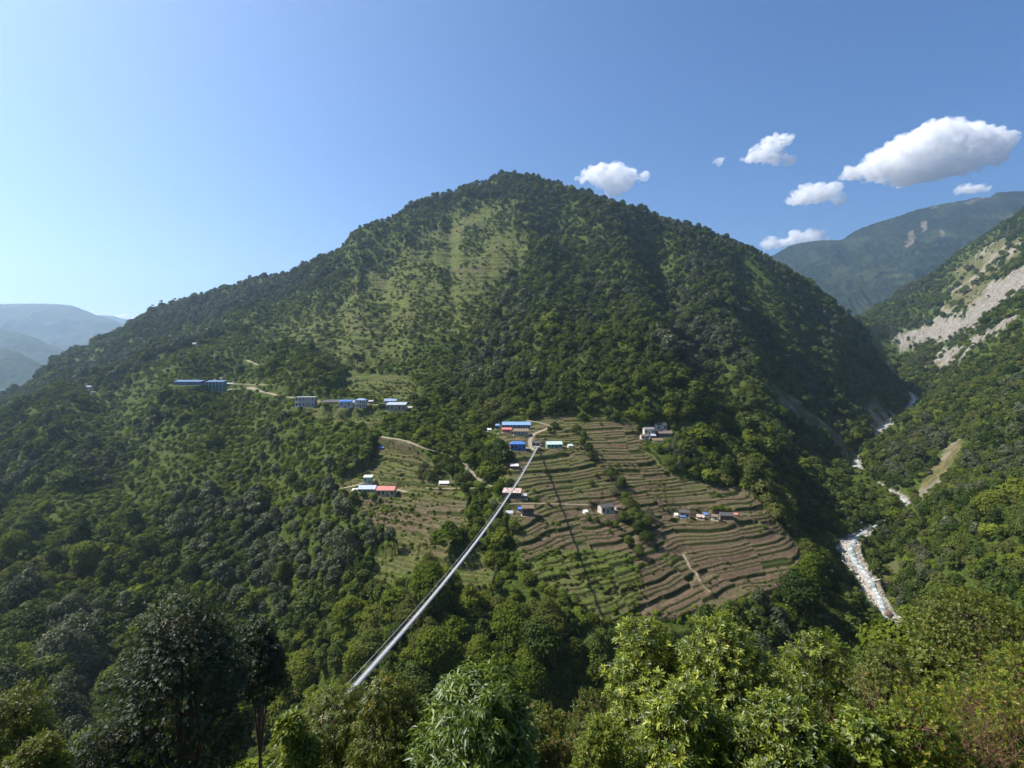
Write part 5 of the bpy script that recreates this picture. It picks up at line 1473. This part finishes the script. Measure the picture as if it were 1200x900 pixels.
# the whorl-leaved trees right of centre
W_ = dict(spread=(.75, 1.35), droop=.18, up=.55, tone=(.05, .98))
near_plant('broadleaf_tree', 'tree', 'whorl-leaved tree with yellow-green shoots, the first right of the lime shrub', 762, 724, 960, 125, 19, LM_RHO, 5200, 9, .17, .027, 8, nl=13, r0=.14, **W_)
near_plant('broadleaf_tree', 'tree', 'densest whorl-leaved tree, right of the one with yellow-green shoots', 850, 726, 990, 150, 17.5, LM_RHO, 6400, 9, .17, .027, 81, nl=15, r0=.15, **W_)
near_plant('broadleaf_tree', 'tree', 'whorl-leaved tree below the river boulder', 950, 742, 990, 150, 19.5, LM_RHO, 6000, 9, .16, .026, 82, nl=14, r0=.14, spread=(.75, 1.35), droop=.18, up=.5, tone=(0, .8))
near_plant('broadleaf_tree', 'tree', 'low whorl-leaved tree in front of the densest one at the bottom edge', 800, 800, 1010, 130, 12.5, LM_RHO, 3600, 9, .15, .024, 83, nl=11, r0=.10, **W_)
near_plant('broadleaf_tree', 'tree', 'low whorl-leaved tree at the bottom edge below the river', 915, 815, 1010, 150, 12, LM_RHO, 4200, 9, .14, .024, 84, nl=12, r0=.10, spread=(.75, 1.35), droop=.2, up=.5, tone=(0, .85))
near_plant('shrub', 'shrub', 'dusty green shrub between the whorl-leaved trees and the yellowing shrubs', 1035, 752, 990, 110, 18, LM_OLIV, 5600, 8, .12, .022, 9, nl=12, r0=.09, tone=(.1, .9))
near_plant('shrub', 'shrub', 'dark broad-leaved shrub at the bottom edge below the dusty green one', 1010, 838, 1010, 110, 12, LM_RHO, 2600, 8, .13, .030, 91, nl=9, r0=.07, tone=(.1, .9), spread=(.6, 1.4))
# right: an open tree on the slope, yellowing shrubs, bare twigs
near_plant('broadleaf_tree', 'tree', 'open olive-leaved tree at the right edge above the yellowing shrubs', 1150, 690, 830, 150, 40, LM_OLIV, 6500, 7, .20, .06, 10, nl=13, r0=.22, tone=(.3, .9))
near_plant('shrub', 'shrub', 'shrub with a few large fresh leaves below the open olive-leaved tree', 1098, 762, 960, 95, 20, LM_OLIV, 3000, 7, .16, .045, 101, nl=8, r0=.09, tone=(.4, .9))
near_plant('shrub', 'shrub', 'yellowing small-leaved shrub in the bottom right corner', 1155, 790, 1010, 150, 13.5, LM_YEL, 6000, 8, .085, .019, 11, nl=12, r0=.06, bark=BK2, tone=(.1, 1))
near_plant('shrub', 'shrub', 'yellow-green shrub left of the one in the bottom right corner', 1075, 818, 1010, 120, 12, LM_YEL, 4600, 8, .08, .018, 12, nl=11, r0=.05, bark=BK2, tone=(0, .97))
near_plant('shrub', 'shrub', 'orange-tinged shrub cut by the right edge', 1205, 760, 1010, 110, 17, LM_YEL, 4200, 7, .11, .022, 13, nl=9, r0=.07, bark=BK2, tone=(.1, 1))

def bare_shrub(label, px, top, bottom, wpx, Y, seed, group=None):
    s = Y / F; x = (px - 600) * s; zt = (HZ - top) * s; zb = (HZ - bottom) * s
    r = random.Random(seed); V = []; Fs = []
    H = zt - zb
    def grow(p, d, L, rad, lev):
        p = np.array(p, float); d = np.array(d, float); d /= np.linalg.norm(d); q = p + d * L * .5 + np.array([r.gauss(0, .04), r.gauss(0, .04), 0]) * L; e = p + d * L + np.array([r.gauss(0, .08), r.gauss(0, .08), r.gauss(0, .02)]) * L
        tube(V, Fs, p, q, rad, rad * .8, 4); tube(V, Fs, q, e, rad * .8, rad * .55, 4)
        if lev < 4:
            for k in range(r.choice((2, 3, 3))):
                nd_ = d + np.array([r.gauss(0, .38), r.gauss(0, .38), r.gauss(.05, .2)]); grow(e if k else q, nd_, L * r.uniform(.55, .8), rad * .55, lev + 1)
    for k in range(7):
        grow((r.uniform(-.1, .1), r.uniform(-.1, .1), 0), (r.gauss(0, .42) * wpx / 90, r.gauss(0, .3), 1), H * .36, .016, 0)
    root = bpy.data.objects.new('bare_shrub', None); COL.objects.link(root); root.location = (x, Y, zb); tag(root, label, 'shrub', group)
    link('branches', mesh_np('branches', np.array(V), np.array(Fs), BK2), root)
    P0 = np.array(V)[::9]; 
    L = [(0, 0, H * .6, wpx * s * .32, H * .33)]
    me, _, _ = leafy('crown', LM_YEL, L, 260, 5, .06, .014, seed, inner=.8, tone=(.4, 1))
    link('crown', me, root)
bare_shrub('leafless reddish-brown shrub standing in front of the yellow-green shrub', 1108, 770, 960, 110, 12.5, 3)
bare_shrub('leafless brown twiggy shrub against the corner shrub at the right edge', 1180, 765, 960, 100, 12.2, 4)
bare_shrub('sparse bare-twigged shrub rising left of the yellow-green shrub', 1050, 790, 960, 90, 12.6, 5)
